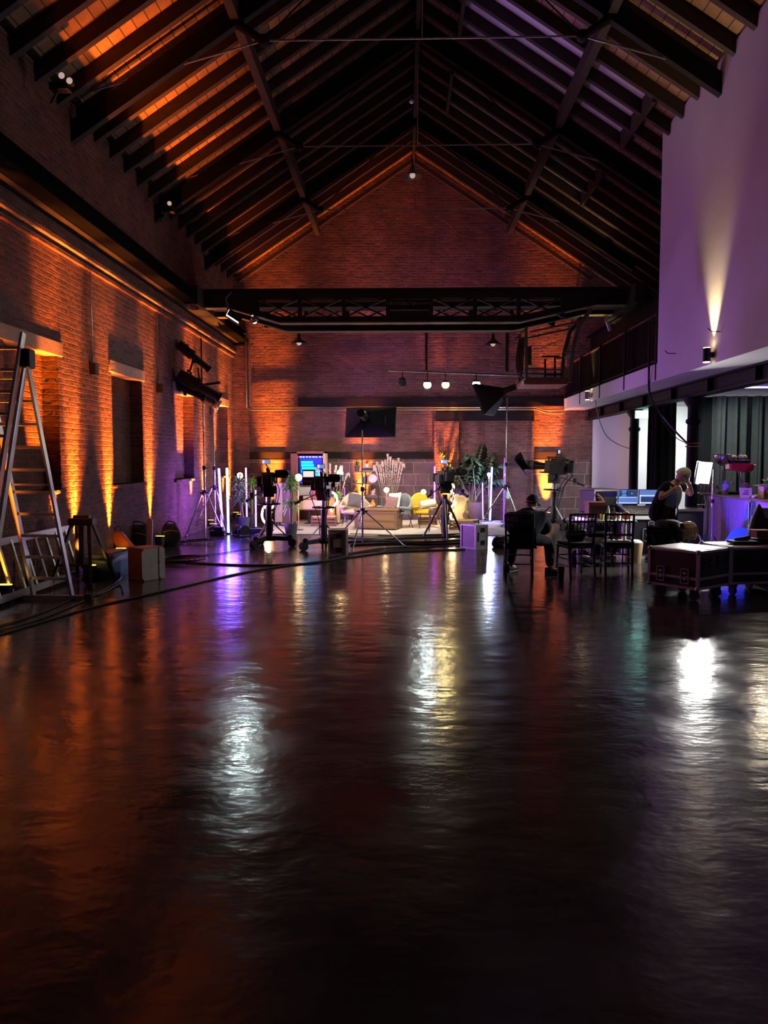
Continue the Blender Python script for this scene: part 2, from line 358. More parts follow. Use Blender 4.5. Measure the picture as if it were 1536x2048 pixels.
slab(b, XC, 8.7, yc, YB+.3)
ceil = st(b.build('ceiling', M['boards']))
EV = 8.5
for s_, n_ in ((-1, 'l'), (1, 'r')):
    x1 = -5.3 if s_ < 0 else EV
    for y in rys:
        dz = .12
        MB().bar((XC+s_*.02, y, roofz(XC)-dz), (x1, y, roofz(x1)-dz), .20, .10, (0, 1, 0)).build('rafter', M['rafter'], ceil)
MB().bx(XC-.04, XC+.04, -4, YB, HR-.42, HR-.05).build('ridge_beam', M['rafter'], ceil)
for s_ in (-1, 1):
    x = XC+s_*2.72; MB().bar((x, -4, roofz(x)-.36), (x, YB, roofz(x)-.36), .13, .24).build('purlin', M['rafter'], ceil)
MB().bx(XL-.1, XL+.12, -4, YB, 6.95, 7.0).build('wall_plate', M['timber'], ceil)
for i, (x0, x1, y0, y1) in enumerate(SKY):
    b = MB()
    for x in (x0, x1): b.bar((x, y0, roofz(x)-.12), (x, y1, roofz(x)-.12), .06, .34)
    w = st(b.build('window_%d' % (5+i), M['rafter']))
    g = MB(); slab(g, x0, x1, y0, y1, .012); g.xf(Matrix.Translation((0, 0, .05)))
    m, nt, bb = newmat('skylight_glass_%d' % i); bb.inputs['Transmission Weight'].default_value = 1; bb.inputs['Roughness'].default_value = .15; bb.inputs['IOR'].default_value = 1.1; bb.inputs['Base Color'].default_value = (.8, .8, .85, 1)
    nz = N(nt, 'ShaderNodeTexNoise', _Scale=8.0); bp = N(nt, 'ShaderNodeBump', _Strength=.1, _Distance=.01); nt.links.new(nz.outputs['Fac'], bp.inputs['Height']); nt.links.new(bp.outputs[0], bb.inputs['Normal'])
    g.build('pane', m, w)
    fr = MB()
    for k in range(4): y = y0+k*RAFS
    fr.bar((x0, y0+.02, roofz(x0)+.03), (x1, y0+.02, roofz(x1)+.03), .05, .05).bar((x0, y1-.02, roofz(x0)+.03), (x1, y1-.02, roofz(x1)+.03), .05, .05)
    fr.build('window_frame', M['rafter'], w)
    bl = MB(); slab(bl, x0, x1, y0+.05, y1-.05, .012); bl.build('roller_blind', M['plaster'], w)
# ---- right hand volume : upper white wall, mezzanine slab, beam, columns
X1 = 4.55; YW = 14.1
st(MB().prism([(X1, 3.12), (X1+.15, 3.12), (X1+.15, roofz(X1+.15)-.05), (X1, roofz(X1)-.05)], -4, YW, 'xz').bx(X1+.15, 8.4, YW-.15, YW, 3.44, roofz(8.4)).prism([(X1+.15, 3.5), (8.4, 3.5), (8.4, roofz(8.4)-.05), (X1+.15, roofz(X1+.15)-.05)], YW-.15, YW, 'xz').build('wall_right', M['plaster']))
st(MB().bx(X1, 8.5, YW, YB, 3.12, 3.44).bx(X1+.15, 8.5, -4, YW, 3.12, 3.44).build('trim_6', M['plaster'], bev=.01))
st(MB().bx(8.4, 8.6, -4, YB, 0, roofz(8.4)).build('wall_outer', M['plaster']))
b = MB(); b.bx(5.27, 5.31, -2, YB, 2.84, 3.12); b.bx(5.17, 5.41, -2, YB, 2.84, 2.865); b.bx(5.17, 5.41, -2, YB, 3.09, 3.12)
for k in range(13): b.bx(5.18, 5.4, -1+k*1.8, -.985+k*1.8, 2.86, 3.09)
st(b.build('beam', M['iron']))
for i, y in enumerate((17.9, 14.3)):
    b = MB().lathe([(.17, 0), (.17, .12), (.125, .2), (.11, .3), (.10, 2.35), (.13, 2.38), (.13, 2.43), (.10, 2.46), (.10, 2.66), (.15, 2.74), (.19, 2.80), (.19, 2.84)], (5.29, y, 0), 24)
    st(b.build('column_%d' % (i+1), M['iron']))
# annex walls under the mezzanine
st(MB().bx(5.40, 6.10, YB-.05, YB-.001, 0, 3.12).build('wall_annex_back', M['plaster']))
st(MB().bx(6.10, 6.14, 20.7, YB, 0, 3.12).build('wall_annex_side', M['cream']))
st(MB().bx(6.14, 8.4, 20.7, 20.8, 0, 3.12).build('wall_annex', M['plaster']))
b = MB(); b.bx(6.62, 6.74, 20.62, 20.72, 0, 3.12); st(b.build('trim_7', M['dwood']))
# ---- iron roof trusses
for k, y in enumerate((7.8, 11.6, 15.4, 19.2)):
    t = thing('roof_truss', ['black iron roof truss nearest the front of the hall', 'iron tie rod truss above the nearer skylight of the roof', 'iron tie rod truss crossing just in front of the hanging domed lamp', 'iron tie rod truss closest to the brick gable'][k], 'roof truss', (0, y, 0), 0, 'iron trusses spanning the roof')
    for s_ in (-1, 1):
        J = V(XC+s_*2.31, 0, 7.8); W = V(XC+s_*(5.12 if s_ < 0 else 4.2), 0, 7.05 if s_ < 0 else 7.28); A = V(XC, 0, HR-.35); Q = V(XC+s_*2.72, 0, roofz(XC+2.72)-.5)
        MB().tube([J, W], .014, 6).build('tie_rod', M['galv'], t)
        MB().tube([J, A], .012, 6).build('brace_rod', M['iron'], t)
        MB().cyl(J, Q, .05, .07, 10).build('strut', M['iron'], t)
        MB().sph(J, .09).build('joint_boss', M['iron'], t)
        xe = -5.2 if s_ < 0 else 5.6
        MB().bar((XC, 0, HR-.42), (xe, 0, roofz(xe)-.42), .26, .12, (0, 1, 0)).build('principal_rafter', M['iron'], t)
    MB().tube([(XC-2.31, 0, 7.8), (XC+2.31, 0, 7.8)], .014, 6).build('tie_rod', M['galv'], t)
    MB().tube([A, (XC, 0, 7.8)], .012, 6).build('king_rod', M['galv'], t)
# ---- balcony railing
t = thing('balcony_railing', 'black metal railing with close vertical bars along the mezzanine edge', 'railing', (X1+.06, YW, 3.44))
LN = YB-YW-.05
MB().bar((0, .05, .91), (0, LN, .91), .045, .03).build('top_rail', M['chrome'], t)
MB().bar((0, .05, .07), (0, LN, .07), .05, .03).build('bottom_rail', M['blk'], t)
b = MB(); n = int(LN/.105)
for i in range(n): b.bx(-.008, .008, .1+i*.105, .116+i*.105, .07, .9)
b.build('bar_panel', M['blk'], t)
for i in range(5):
    y = .08+i*(LN-.15)/4; MB().bx(-.075, -.03, y-.02, y+.02, -.30, .93).build('post', M['blk'], t)
# dark runway beam above the balcony + posts
t = thing('crane_runway', 'dark riveted crane runway girder above the balcony', 'girder', (5.3, YW+.1, 4.6))
MB().bx(-.02, .02, 0, YB-YW-.15, .1, .55).bx(-.14, .14, 0, YB-YW-.15, .55, .58).bx(-.14, .14, 0, YB-YW-.15, .07, .1).build('girder', M['iron'], t)
MB().bx(-.03, .03, 0, YB-YW-.15, .58, .65).build('rail', M['iron'], t)
for y in (.2, 4.0, 7.8): MB().cyl((0, y, -1.16), (0, y, .07), .1).build('post', M['iron'], t)
t = thing('crane_rail', 'dark green crane rail running along the top of the left wall ledge', 'rail', (XL+.19, -4, 5.30))
MB().bx(.01, .26, 0, YB+3.9, -.24, -.20).bx(.11, .15, 0, YB+3.9, -.20, .02).bx(.04, .22, 0, YB+3.9, .02, .05).bx(.11, .15, 0, YB+3.9, .05, .1).build('rail_section', M['soot'], t)  # bottom plate widened to shade the eaves; near-black keeps its underside looking unlit
# wall pipes on the gable and left corner
def pipe(name, pts, r, mat, label, cat='pipe', group=None, fn=6):
    o = MB().tube(pts, r, 8).build(name, mat); return tag(o, label, cat, group)
yb = YB-.16
pipe('conduit_pipe', [(XL+.2, yb-.3, BZ(668)), (BX(497), yb, BZ(668)), (BX(504), yb, BZ(675)), (BX(504), yb, BZ(812)), (BX(510), yb, BZ(816)), (BX(1068), yb, BZ(816)), (BX(1085), yb, BZ(822)), (X1, yb, BZ(822))], .022, M['galv'], 'inner pale metal pipe running down the left corner and along the brick gable')
pipe('conduit_pipe', [(XL+.2, yb-.3, BZ(663)), (BX(490), yb, BZ(665)), (BX(497), yb, BZ(671)), (BX(497), yb, BZ(815)), (BX(503), yb, BZ(820)), (BX(1070), yb, BZ(820)), (BX(1092), yb, BZ(828)), (X1, yb, BZ(828))], .022, M['galv'], 'outer pale metal pipe following the corner and passing below the first on the gable')
for (px, py0, py1, lb) in ((852, 664, 741, 'thin vertical conduit on the gable above the track spotlights'), (1012, 668, 745, 'thin vertical conduit on the gable left of the crane cab')):
    pipe('wall_conduit', [(BX(px), YB-.03, BZ(py0)), (BX(px), YB-.03, BZ(py1))], .025, M['iron'], lb)
for y, z0, z1, lb in ((12.05, 3.05, 4.62, 'thin pipe dropping to a dark junction box between the first two windows'), (15.3, 3.05, 4.62, 'thin pipe dropping to a dark junction box between the second and third windows')):
    t = thing('drop_conduit', lb, 'conduit', (XL, y, z0))
    MB().tube([(.03, 0, .15), (.03, 0, z1-z0)], .012, 6).build('pipe', M['galv'], t); MB().bx(0, .1, -.06, .06, -.02, .16).build('junction_box', M['blk'], t)
pipe('wall_conduit', [(XL+.03, 18.6, 3.4), (XL+.03, 18.6, 4.62)], .018, M['iron'], 'dark vertical pipe on the left wall behind the tall light stands')
# ================================================================== CRANE
YF, YR_ = 17.3, 18.4
t = thing('bridge_crane', 'dark green riveted overhead travelling crane with lattice girders spanning the hall', 'crane', (0, YF, 0))
def cz(py): return P(808, py, YF).z
def cx(px): return P(px, 620, YF).x
zt, zb = cz(578), cz(646); z1, z2 = cz(597), cz(634)
xa, xb = XL+.45, 4.95
for q, yy in enumerate((0, YR_-YF)):
    b = MB()
    b.bx(xa, xb, yy-.11, yy+.11, zt-.03, zt); b.bx(xa, xb, yy-.02, yy+.02, z1, zt)
    pts_b = [(xa, zb+.34), (cx(455), zb+.34), (cx(560), zb), (cx(1040), zb), (cx(1190), zb+.36), (xb, zb+.36)]
    pts_t = [(p[0], p[1]+.15) for p in pts_b]
    for i in range(5):
        (a0, c0), (a1, c1) = pts_b[i], pts_b[i+1]
        b._add([(a0, yy-.02, c0), (a1, yy-.02, c1), (a1, yy-.02, c1+.15), (a0, yy-.02, c0+.15), (a0, yy+.02, c0), (a1, yy+.02, c1), (a1, yy+.02, c1+.15), (a0, yy+.02, c0+.15)], [(0, 1, 2, 3), (7, 6, 5, 4), (0, 4, 5, 1), (3, 2, 6, 7), (0, 3, 7, 4), (1, 5, 6, 2)])
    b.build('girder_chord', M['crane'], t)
    f = MB()
    for i in range(5):
        (a0, c0), (a1, c1) = pts_b[i], pts_b[i+1]; f.bar((a0, yy, c0), (a1, yy, c1), .24, .02)
    f.build('bottom_flange', M['olive'], t)
    pl = MB()
    pl.prism([(xa, pts_b[0][1]), (cx(455), pts_b[1][1]), (cx(515), zb+.16), (cx(515), zt), (xa, zt)], yy-.012, yy+.012, 'xz')
    pl.prism([(cx(1125), zb+.2), (cx(1190), pts_b[4][1]), (xb, pts_b[5][1]), (xb, zt), (cx(1125), zt)], yy-.012, yy+.012, 'xz')
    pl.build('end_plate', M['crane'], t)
    lt = MB(); xs = [cx(v) for v in (515, 600, 688, 776, 862, 950, 1037, 1125)]
    for x in xs: lt.bx(x-.045, x+.045, yy-.03, yy+.03, zb+.1, z1)
    for i in range(7):
        if q == 0 and i == 3: continue
        lt.bar((xs[i], yy, zb+.12), (xs[i+1], yy, z1+.02), .03, .09, (0, 1, 0)); lt.bar((xs[i], yy, z1+.02), (xs[i+1], yy, zb+.12), .03, .09, (0, 1, 0))
    if q == 0: lt.bx(xs[3], xs[4], yy-.012, yy+.012, zb+.1, z1-.27).bx(xs[3], xs[4], yy-.03, yy+.03, z1-.02, z1)
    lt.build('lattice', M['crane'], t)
b = MB().bx(xa, xb, .3, .8, zb+.42, zb+.45); b.build('walkway', M['crane'], t)
b = MB().cyl((xa, .4, zb+.55), (xb-.3, .4, zb+.55), .035, seg=10); b.build('drive_shaft', M['galv'], t)
for x in (xa-.1, xb+.05):
    MB().bx(x-.14, x+.14, -.7, 1.8, zb+.30, zt-.05).build('end_carriage', M['crane'], t)
    for y in (-.45, 1.55): MB().cyl((x-.06, y, zb+.42), (x+.06, y, zb+.42), .2, seg=20).build('wheel', M['iron'], t)
plate = MB().bx(xs[3]+.03, xs[4]-.03, -.05, -.03, z1-.25, z1-.03).build('name_plate', M['iron'], t)
def text(s, parent, mat, loc, size, rot=(R(90), 0, 0), ext=.003, name='lettering', al='CENTER'):
    c = bpy.data.curves.new(name, 'FONT'); c.body = s; c.size = size; c.extrude = ext; c.align_x = al; c.align_y = 'CENTER'
    o = bpy.data.objects.new(name, c); COL.objects.link(o); o.data.materials.append(mat); bpy.context.view_layer.update(); me = bpy.data.meshes.new_from_object(o); bpy.data.objects.remove(o); o = bpy.data.objects.new(name, me); COL.objects.link(o); o.parent = parent; o.location = loc; o.rotation_euler = rot; return o
M['letter'] = pm('worn_white_lettering', (.30, .29, .26), .8, var=.5, scale=30)
for s, px, sz in (('F.H', 780, .09), ('ROYCE', 796, .105), ('& Co', 810.5, .06), ('LTD', 823, .095), ('MANCHESTER', 843, .055), ('I', 860, .1)):
    text(s, plate, M['letter'], (cx(px), -.055, z1-.12), sz)
# operator's cab
cab = MB(); K = lambda px, py: (P(px, py, YF-.2).x, P(px, py, YF-.2).z)
def cabbar(a, bb, w=.05, y=-.2, y2=None): cab.bar((K(*a)[0], y, K(*a)[1]), (K(*bb)[0], y if y2 is None else y2, K(*bb)[1]), w, w, (0, 1, 0))
for y in (-.2, .75):
    cabbar((1052, 655), (1053, 768), .06, y); cabbar((1183, 618), (1158, 650), .08, y); cabbar((1158, 650), (1147, 690), .08, y); cabbar((1147, 690), (1138, 765), .08, y)
    cabbar((1053, 758), (1138, 758), .07, y); cabbar((1053, 737), (1141, 740), .035, y); cabbar((1130, 704), (1147, 704), .04, y); cabbar((1060, 664), (1158, 643), .04, y); cabbar((1040, 668), (1054, 655), .03, y)
for p in ((1053, 758), (1053, 704), (1138, 758), (1147, 704)): cabbar(p, p, .05, -.2, .75)
cab.build('cab_frame', M['olive'], t)
a, c_ = K(1047, 760), K(1136, 769)
MB().bx(a[0], c_[0], -.25, .85, c_[1], a[1]).build('cab_floor', M['redbrown'], t, bev=.01)
b = MB(); a = K(1056, 690); c_ = K(1066, 727); b.bx(a[0], c_[0], 0, .2, c_[1], a[1]); b.build('control_box', M['green'], t)
b = MB()
for p0, p1 in (((1097, 713), (1097, 752)), ((1117, 708), (1117, 752)), ((1096, 745), (1130, 745)), ((1090, 708), (1126, 708))): b.bar((*K(*p0)[:1], .2, K(*p0)[1]), (K(*p1)[0], .2, K(*p1)[1]), .035, .035, (0, 1, 0))
b.build('lever_frame', M['iron'], t)
b = MB(); b.tube(spline([(K(1069, 697)[0], -.1, K(1069, 697)[1]), (K(1090, 693)[0], -.1, K(1090, 693)[1]), (K(1097, 688)[0], -.1, K(1097, 688)[1]), (K(1110, 685)[0], -.1, K(1110, 685)[1]), (K(1120, 679)[0], -.1, K(1120, 679)[1]), (K(1128, 680)[0], -.1, K(1128, 680)[1])]), .012, 6)
b.build('loose_cable', M['cream'], t)
b = MB(); 
for i in range(5): b.tube(spline([(K(1050-i, 670)[0], .1*i-.1, K(1050, 672)[1]), (K(1048-i*2, 700)[0], .1*i-.1, K(1048, 705)[1]), (K(1046-i, 735)[0], .1*i-.1, K(1046, 740)[1]), (K(1042+i*3, 752)[0], .1*i-.1, K(1042, 752)[1])]), .018, 6)
b.build('cable_bundle', M['blk'], t)
# floodlight hung from the crane end, and a lamp beside it
FLD = P(467, 633, YF-.35)
t = thing('floodlight', 'bright rectangular floodlight on a bracket below the left end of the crane', 'floodlight', FLD)
e_ = Euler((R(-25), R(30), R(25))); 
MB().box((0, .05, 0), (.34, .1, .2), e_).build('housing', M['blk'], t, bev=.01)
MB().box((0, 0, 0), (.30, .012, .17), e_).xf(Matrix.Translation(e_.to_matrix() @ V(0, -.005, 0))).build('lens', E['flood'], t)
MB().bar((-.12, .1, .05), (-.2, .15, .42), .03).bar((-.2, .15, .42), (-.1, .3, .6), .03).build('bracket', M['alu'], t)
FL2 = P(509, 641, YF-.2)
t = thing('clamp_lamp', 'small glowing reflector lamp clamped under the crane right of the floodlight', 'lamp', FL2)
MB().lathe([(.03, .12), (.06, .08), (.12, 0)], M=Euler((R(35), R(-20), 0)).to_matrix(), cap=False).build('reflector', M['chrome'], t, solid=.006)
MB().sph((.0, -.03, -.02), .055).build('bulb', E['flood'], t)
MB().bar((0, 0, .1), (.03, .1, .3), .025).build('clamp', M['iron'], t)
# ---- pendant lamps
def pendant(px, py, Y, zt_, label, scale=1, on=False):
    p = P(px, py, Y); t = thing('pendant_lamp', label, 'lamp', p)
    MB().lathe([(.035, .2), (.045, .1), (.09, .05), (.2, -.03), (.205, -.045)], seg=28, cap=False).build('shade', M['ceram'] if False else M['blk'], t, solid=.006)
    MB().cyl((0, 0, .18), (0, 0, .32), .03).build('lamp_holder', M['galv'], t)
    MB().sph((0, 0, -.02), .06).build('bulb', E['dimw'], t)
    MB().cyl((0, 0, .3), (0, 0, zt_-p.z), .008, seg=6).build('cord', M['blk'], t)
    if scale != 1: t.scale = (scale, scale, 1)
    return t
pendant(598, 684, 19.0, 4.8, 'dark dish pendant lamp hanging below the left part of the crane')
pendant(986, 686, 19.0, 4.8, 'dark dish pendant lamp hanging below the crane left of the operator cab')
p_ = pendant(825, 349, 16.9, roofz(XC)-.4, 'domed white pendant lamp hanging under the ridge above the gable')
for ch in p_.children:
    if ch.name.startswith('shade'): ch.data.materials[0] = M['galv']
o = MB().sph(P(823, 203, 13.0), .035).build('ridge_sensor', M['ceram']); tag(o, 'tiny white ball sensor hanging under the ridge', 'sensor')
# roof spot pairs
for (px, py, Y, n, lb) in (((128), 156, 10.1, 2, 'pair of small emergency spot heads glowing at the left wall top near the camera'), (342, 410, 14.6, 1, 'small emergency spot head at the wall top farther down the left side')):
    p = P(px, py, Y); t = thing('emergency_light', lb, 'lamp', p)
    MB().box((-.1, .12, -.06), (.25, .14, .1)).bar((-.1, .12, -.05), (-.25, .15, -.25), .03).build('housing', M['blk'], t, bev=.01)
    for k in range(n):
        c = V(-.03+.10*k, 0, .03-.065*k)
        h = MB().cyl(c+V(0, .08, 0), c, .04, .05, 14).build('spot_head', M['blk'], t)
        MB().cyl(c+V(0, .01, 0), c+V(0, -.006, 0), .04, .04, 14).build('lens', E['dimw'], h)
# ---- track bar with five spot lamps
TY = 18.9
tb0, tb1 = P(776, 741, TY), P(1048, 751, TY)
t = thing('lighting_bar', 'slim horizontal lighting bar hung under the crane carrying track spotlights', 'lighting bar', tb0)
MB().cyl((0, 0, 0), tb1-tb0, .025).build('bar', M['galv'], t)
for px in (852, 1012): c = P(px, 741, TY)-tb0; MB().cyl((c.x, 0, c.z), (c.x, 0, c.z+1.15), .014, seg=8).build('hanger_rod', M['iron'], t)
TRK = []
for i, (px, py, kind, lb) in enumerate(((805, 764, 0, 'unlit black spotlight at the left end of the lighting bar'), (855, 769, 1, 'cool white spotlight second from the left on the lighting bar'), (891, 769, 2, 'warm yellow spotlight in the middle of the lighting bar'), (953, 768, 1, 'white spotlight beside the right-hand softbox on the lighting bar'))):
    p = P(px, py, TY-.1); top = V(p.x, TY, tb0.z+(tb1.z-tb0.z)*(p.x-tb0.x)/(tb1.x-tb0.x))
    t = thing('track_spotlight', lb, 'spotlight', p, 0, 'spotlights hung from the lighting bar')
    d = V(-.25 if i != 2 else .05, -1, -.55).normalized()
    MB().cyl(-d*.14, d*.02, .05, .10, 18).build('housing', M['blk'] if kind == 0 else M['alu'], t)
    MB().cyl(d*.022, d*.03, .09, .09, 18).build('lens', [M['blkp'], E['spotw'], E['spoty']][kind], t)
    MB().bar((0, 0, .02), top-p, .02).build('yoke', M['iron'], t)
    for k_ in range(2): MB().box(d*.06+V(0, 0, .1-.2*k_), (.14, .1, .006), (R(30-60*k_), 0, 0)).build('barn_door', M['blk'], t)
    if kind: TRK.append((p+d*.06, (.85, 1, .97) if kind == 1 else (1, .75, .3), 45))
# ================================================================== EQUIPMENT BUILDERS
def tripod(t, hub, R_, z_low, rz, mat, n=3, leg_w=.022, brace=True, reach=None):
    for k in range(n):
        a = rz+2*math.pi*k/n; e = V(math.cos(a)*R_, math.sin(a)*R_, .02)
        MB().cyl((math.cos(a)*.05, math.sin(a)*.05, hub), e, leg_w*.7, leg_w*.6, 8).sph(e, .03, 8, 6).build('leg', mat, t)
        if brace:
            m_ = e.lerp(V(math.cos(a)*.05, math.sin(a)*.05, hub), .28); MB().bar((0, 0, z_low), m_, .018, .008).build('brace', mat, t)
def stand(loc, h, hub, R_, rz, label, mat=None, pole_r=.02, name='light_stand'):
    mat = mat or M['chrome']; t = thing(name, label, 'light stand', loc)
    tripod(t, hub, R_, .18, rz, mat)
    MB().cyl((0, 0, .12), (0, 0, h*.5), pole_r*1.3, seg=10).build('lower_pole', mat, t)
    MB().cyl((0, 0, h*.5), (0, 0, h), pole_r*.9, seg=10).build('upper_pole', mat, t)
    MB().cyl((0, 0, hub-.06), (0, 0, hub+.06), .05, seg=10).bar((-.1, 0, hub), (.1, 0, hub), .03).build('collar', M['blk'], t)
    MB().cyl((0, 0, h*.5-.04), (0, 0, h*.5+.05), .04, seg=10).bar((0, 0, h*.5), (.08, 0, h*.5), .02).build('clamp_knob', M['blk'], t)
    return t
def profile_spot(p, d, L, label, cat='spotlight', name='profile_spotlight', yoke=None, r=.10):
    d = V(d).normalized(); t = thing(name, label, cat, p)
    MB().cyl(-d*L*.5, -d*L*.05, r*1.15, r*1.2, 16).build('lamp_house', M['blk'], t)
    MB().cyl(-d*L*.05, d*L*.42, r*.85, r*.75, 16).cyl(d*L*.42, d*L*.5, r*.95, r*.95, 16).build('lens_barrel', M['blk'], t)
    MB().box(d*0, (.06, .06, r*3)).bar(-d*L*.2+V(0, 0, r), -d*L*.2+V(0, 0, r*1.7), .1, .03).build('shutter_gate', M['blk'], t)
    if yoke is not None:
        s = d.cross(V(0, 0, 1)).normalized()*(r*1.4); y = V(yoke)
        MB().bar(s, s+y*.8, .02, .03).bar(-s, -s+y*.8, .02, .03).bar(s+y*.8, -s+y*.8, .02, .03).bar(y*.8, y, .03).build('yoke', M['blk'], t)
    return t
def softbox(p, d, w, h, depth, label, up=(0, 0, 1)):
    d = V(d).normalized(); t = thing('softbox', label, 'softbox', p)
    A = align(d, up); MM = A.to_4x4()
    b = MB(); f, k = (w/2, h/2), (.09, .09)
    vs = [(-k[0], 0, -k[1]), (k[0], 0, -k[1]), (k[0], 0, k[1]), (-k[0], 0, k[1]), (-f[0], depth, -f[1]), (f[0], depth, -f[1]), (f[0], depth, f[1]), (-f[0], depth, f[1]), (-f[0], depth+.07, -f[1]), (f[0], depth+.07, -f[1]), (f[0], depth+.07, f[1]), (-f[0], depth+.07, f[1])]
    fs = [(0, 1, 2, 3)] + [(i, (i+1) % 4, 4+(i+1) % 4, 4+i) for i in range(4)] + [(4+i, 4+(i+1) % 4, 8+(i+1) % 4, 8+i) for i in range(4)]
    b._add(vs, fs, MM).build('fabric_hood', M['blkm'], t, solid=.006)
    MB().box((0, depth+.03, 0), (w-.03, .01, h-.03)).xf(MM).build('diffuser', E['soft'], t)
    MB().cyl((0, -.3, 0), (0, .02, 0), .075, .085, 16).xf(MM).build('lamp_head', M['blk'], t)
    MB().bar((-.12, -.12, 0), (-.12, -.12, -.16)).bar((.12, -.12, 0), (.12, -.12, -.16), .02).bar((-.12, -.12, -.16), (.12, -.12, -.16), .02).build('yoke', M['blk'], t) if False else MB().bar((0, 0, -.02), (0, 0, -.22), .03).build('yoke', M['blk'], t)
    for sx in (-1, 1):
        MB().bar((sx*.09, 0, .09), (sx*f[0], depth, f[1]), .008).xf(MM).build('rib', M['blkp'], t)
    MB().box((w*.34, depth*.55, 0), (.006, .02, h*.25)).xf(MM).build('maker_tag', M['letter'], t)
    return t
def cam_rig(loc, rz, tilt, label, sc=1.0, pan=(-1, 1), body_yaw=0, ped=True, mon_flip=1, hood=False):
    t = thing('studio_camera', label, 'camera', loc, rz); B = M['blk']
    if ped:
        MB().lathe([(.10, .13), (.10, .2), (.075, .22), (.075, .5), (.06, .52), (.06, .8)], seg=20).build('pedestal_column', B, t)
        MB().lathe([(.055, .8), (.055, .98), (.10, 1.0), (.10, 1.05)], seg=16).build('centre_column', M['alu'], t)
        MB().lathe([(.13, .12), (.15, .17), (.13, .22)], seg=16).build('base_hub', B, t)
        for k in range(3):
            a = R(90+120*k+20); c, s = math.cos(a), math.sin(a)
            ar = MB().bar((c*.1, s*.1, .17), (c*.42, s*.42, .155), .10, .085).build('base_arm', B, t)
            MB().bar((c*.36, s*.36, .2), (c*.07, s*.07, .48), .022).build('brace', M['alu'] if k == 1 else B, t)
            wh = MB(); 
            for o_ in (-.035, .035): q = V(-s*o_, c*o_, 0); wh.cyl(V(c*.46, s*.46, .08)+q-V(-s, c, 0)*.02, V(c*.46, s*.46, .08)+q+V(-s, c, 0)*.02, .08, seg=18)
            wh.build('castor_wheel', M['rubber'], t)
            MB().lathe([(.05, .13), (.06, .2), (.035, .24)], (c*.42, s*.42, 0), 12).build('castor_housing', B, t)
        MB().tube([(math.cos(2*math.pi*i/28)*.22, math.sin(2*math.pi*i/28)*.22, .84) for i in range(28)], .016, 8, True).bar((-.21, 0, .84), (.21, 0, .84), .02).bar((0, -.21, .84), (0, .21, .84), .02).build('steering_ring', B, t)
    else:
        tripod(t, .85, .5, .2, R(30), B, leg_w=.04)
        MB().cyl((0, 0, .03), (0, 0, .95), .055).build('pedestal_column', B, t)
    MB().box((0, 0, 1.08), (.22, .22, .20)).cyl((-.15, 0, 1.12), (.15, 0, 1.12), .085, seg=18).build('pan_head', B, t, bev=.01)
    Mt = Matrix.Translation((0, 0, 1.16)) @ Euler((R(tilt), 0, R(body_yaw))).to_matrix().to_4x4() @ Matrix.Diagonal((1.3, 1.25, 1.0, 1))
    MB().bx(-.16, -.10, -.2, .05, .02, .22).xf(Mt).build('side_recorder', M['blkp'], t, bev=.008)
    MB().bx(-.07, .07, -.2, .25, .02, .05).bx(-.085, .085, -.22, .16, .05, .30).bx(-.10, -.085, -.12, .05, .08, .26).bx(.085, .11, -.15, .02, .12, .28).xf(Mt).build('camera_body', B, t, bev=.012)
    MB().bx(-.07, .07, -.34, -.22, .07, .27).xf(Mt).build('battery_pack', M['blkp'], t, bev=.01)
    MB().cyl((0, .16, .17), (0, .34, .17), .07, .085, 20).bx(-.11, .11, .34, .52, .08, .27).xf(Mt).build('zoom_lens', B, t, bev=.005)
    MB().bx(-.02, .02, -.16, -.13, .3, .36).bx(-.02, .02, .1, .13, .3, .36).bx(-.022, .022, -.18, .15, .355, .385).xf(Mt).build('carry_handle', B, t, bev=.006)
    vf = MB().bx(.10*mon_flip, .30*mon_flip, -.08, .12, .20, .34).bx(.12*mon_flip, .29*mon_flip, -.2, -.08, .19, .35).cyl((.25*mon_flip, -.2, .27), (.25*mon_flip, -.27, .27), .06, .07, 16).xf(Mt).build('viewfinder', B, t, bev=.012)
    m_ = MB().box((-.03, -.05, .50), (.13, .025, .09)).bar((-.03, -.05, .46), (0, 0, .38), .015).xf(Mt).build('top_monitor', B, t, bev=.004)
    MB().box((-.03, -.064, .50), (.115, .003, .072)).xf(Mt).build('screen', E['camb'], m_)
    MB().box((-.065, -.067, .505), (.03, .002, .055)).xf(Mt).build('screen_highlight', E['camw'], m_)
    for s_ in pan:
        MB().bar((s_*.1, -.05, 1.12), (s_*.34, -.42, .98), .02).cyl((s_*.34, -.42, .98), (s_*.42, -.54, .93), .03, seg=10).build('pan_handle', B, t)
        MB().bx(s_*.30, s_*.37, -.40, -.33, .98, 1.08).build('zoom_control', M['blkp'], t, bev=.01)
    for k in range(3):
        x = (-.1, .09, .12)[k]
        MB().tube(spline([V(x, -.2, 1.3), V(x*1.6, -.34, 1.15), V(x*1.5, -.2, .95), V(x*.7, -.1, .6), V(x*.6, -.09, .3)]), .009, 6).build('cable', M['cable'], t)
    if hood:
        MB().surf(lambda u, v: Mt @ V(-.5+.42*u, .45+.1*math.sin(v*3.14), .30-.28*u+(v-.5)*(.16+.14*(1-u))), 2, 6).build('teleprompter_hood', M['blkm'], t, solid=.01)
    if sc != 1: t.scale = (sc, sc, sc)
    return t
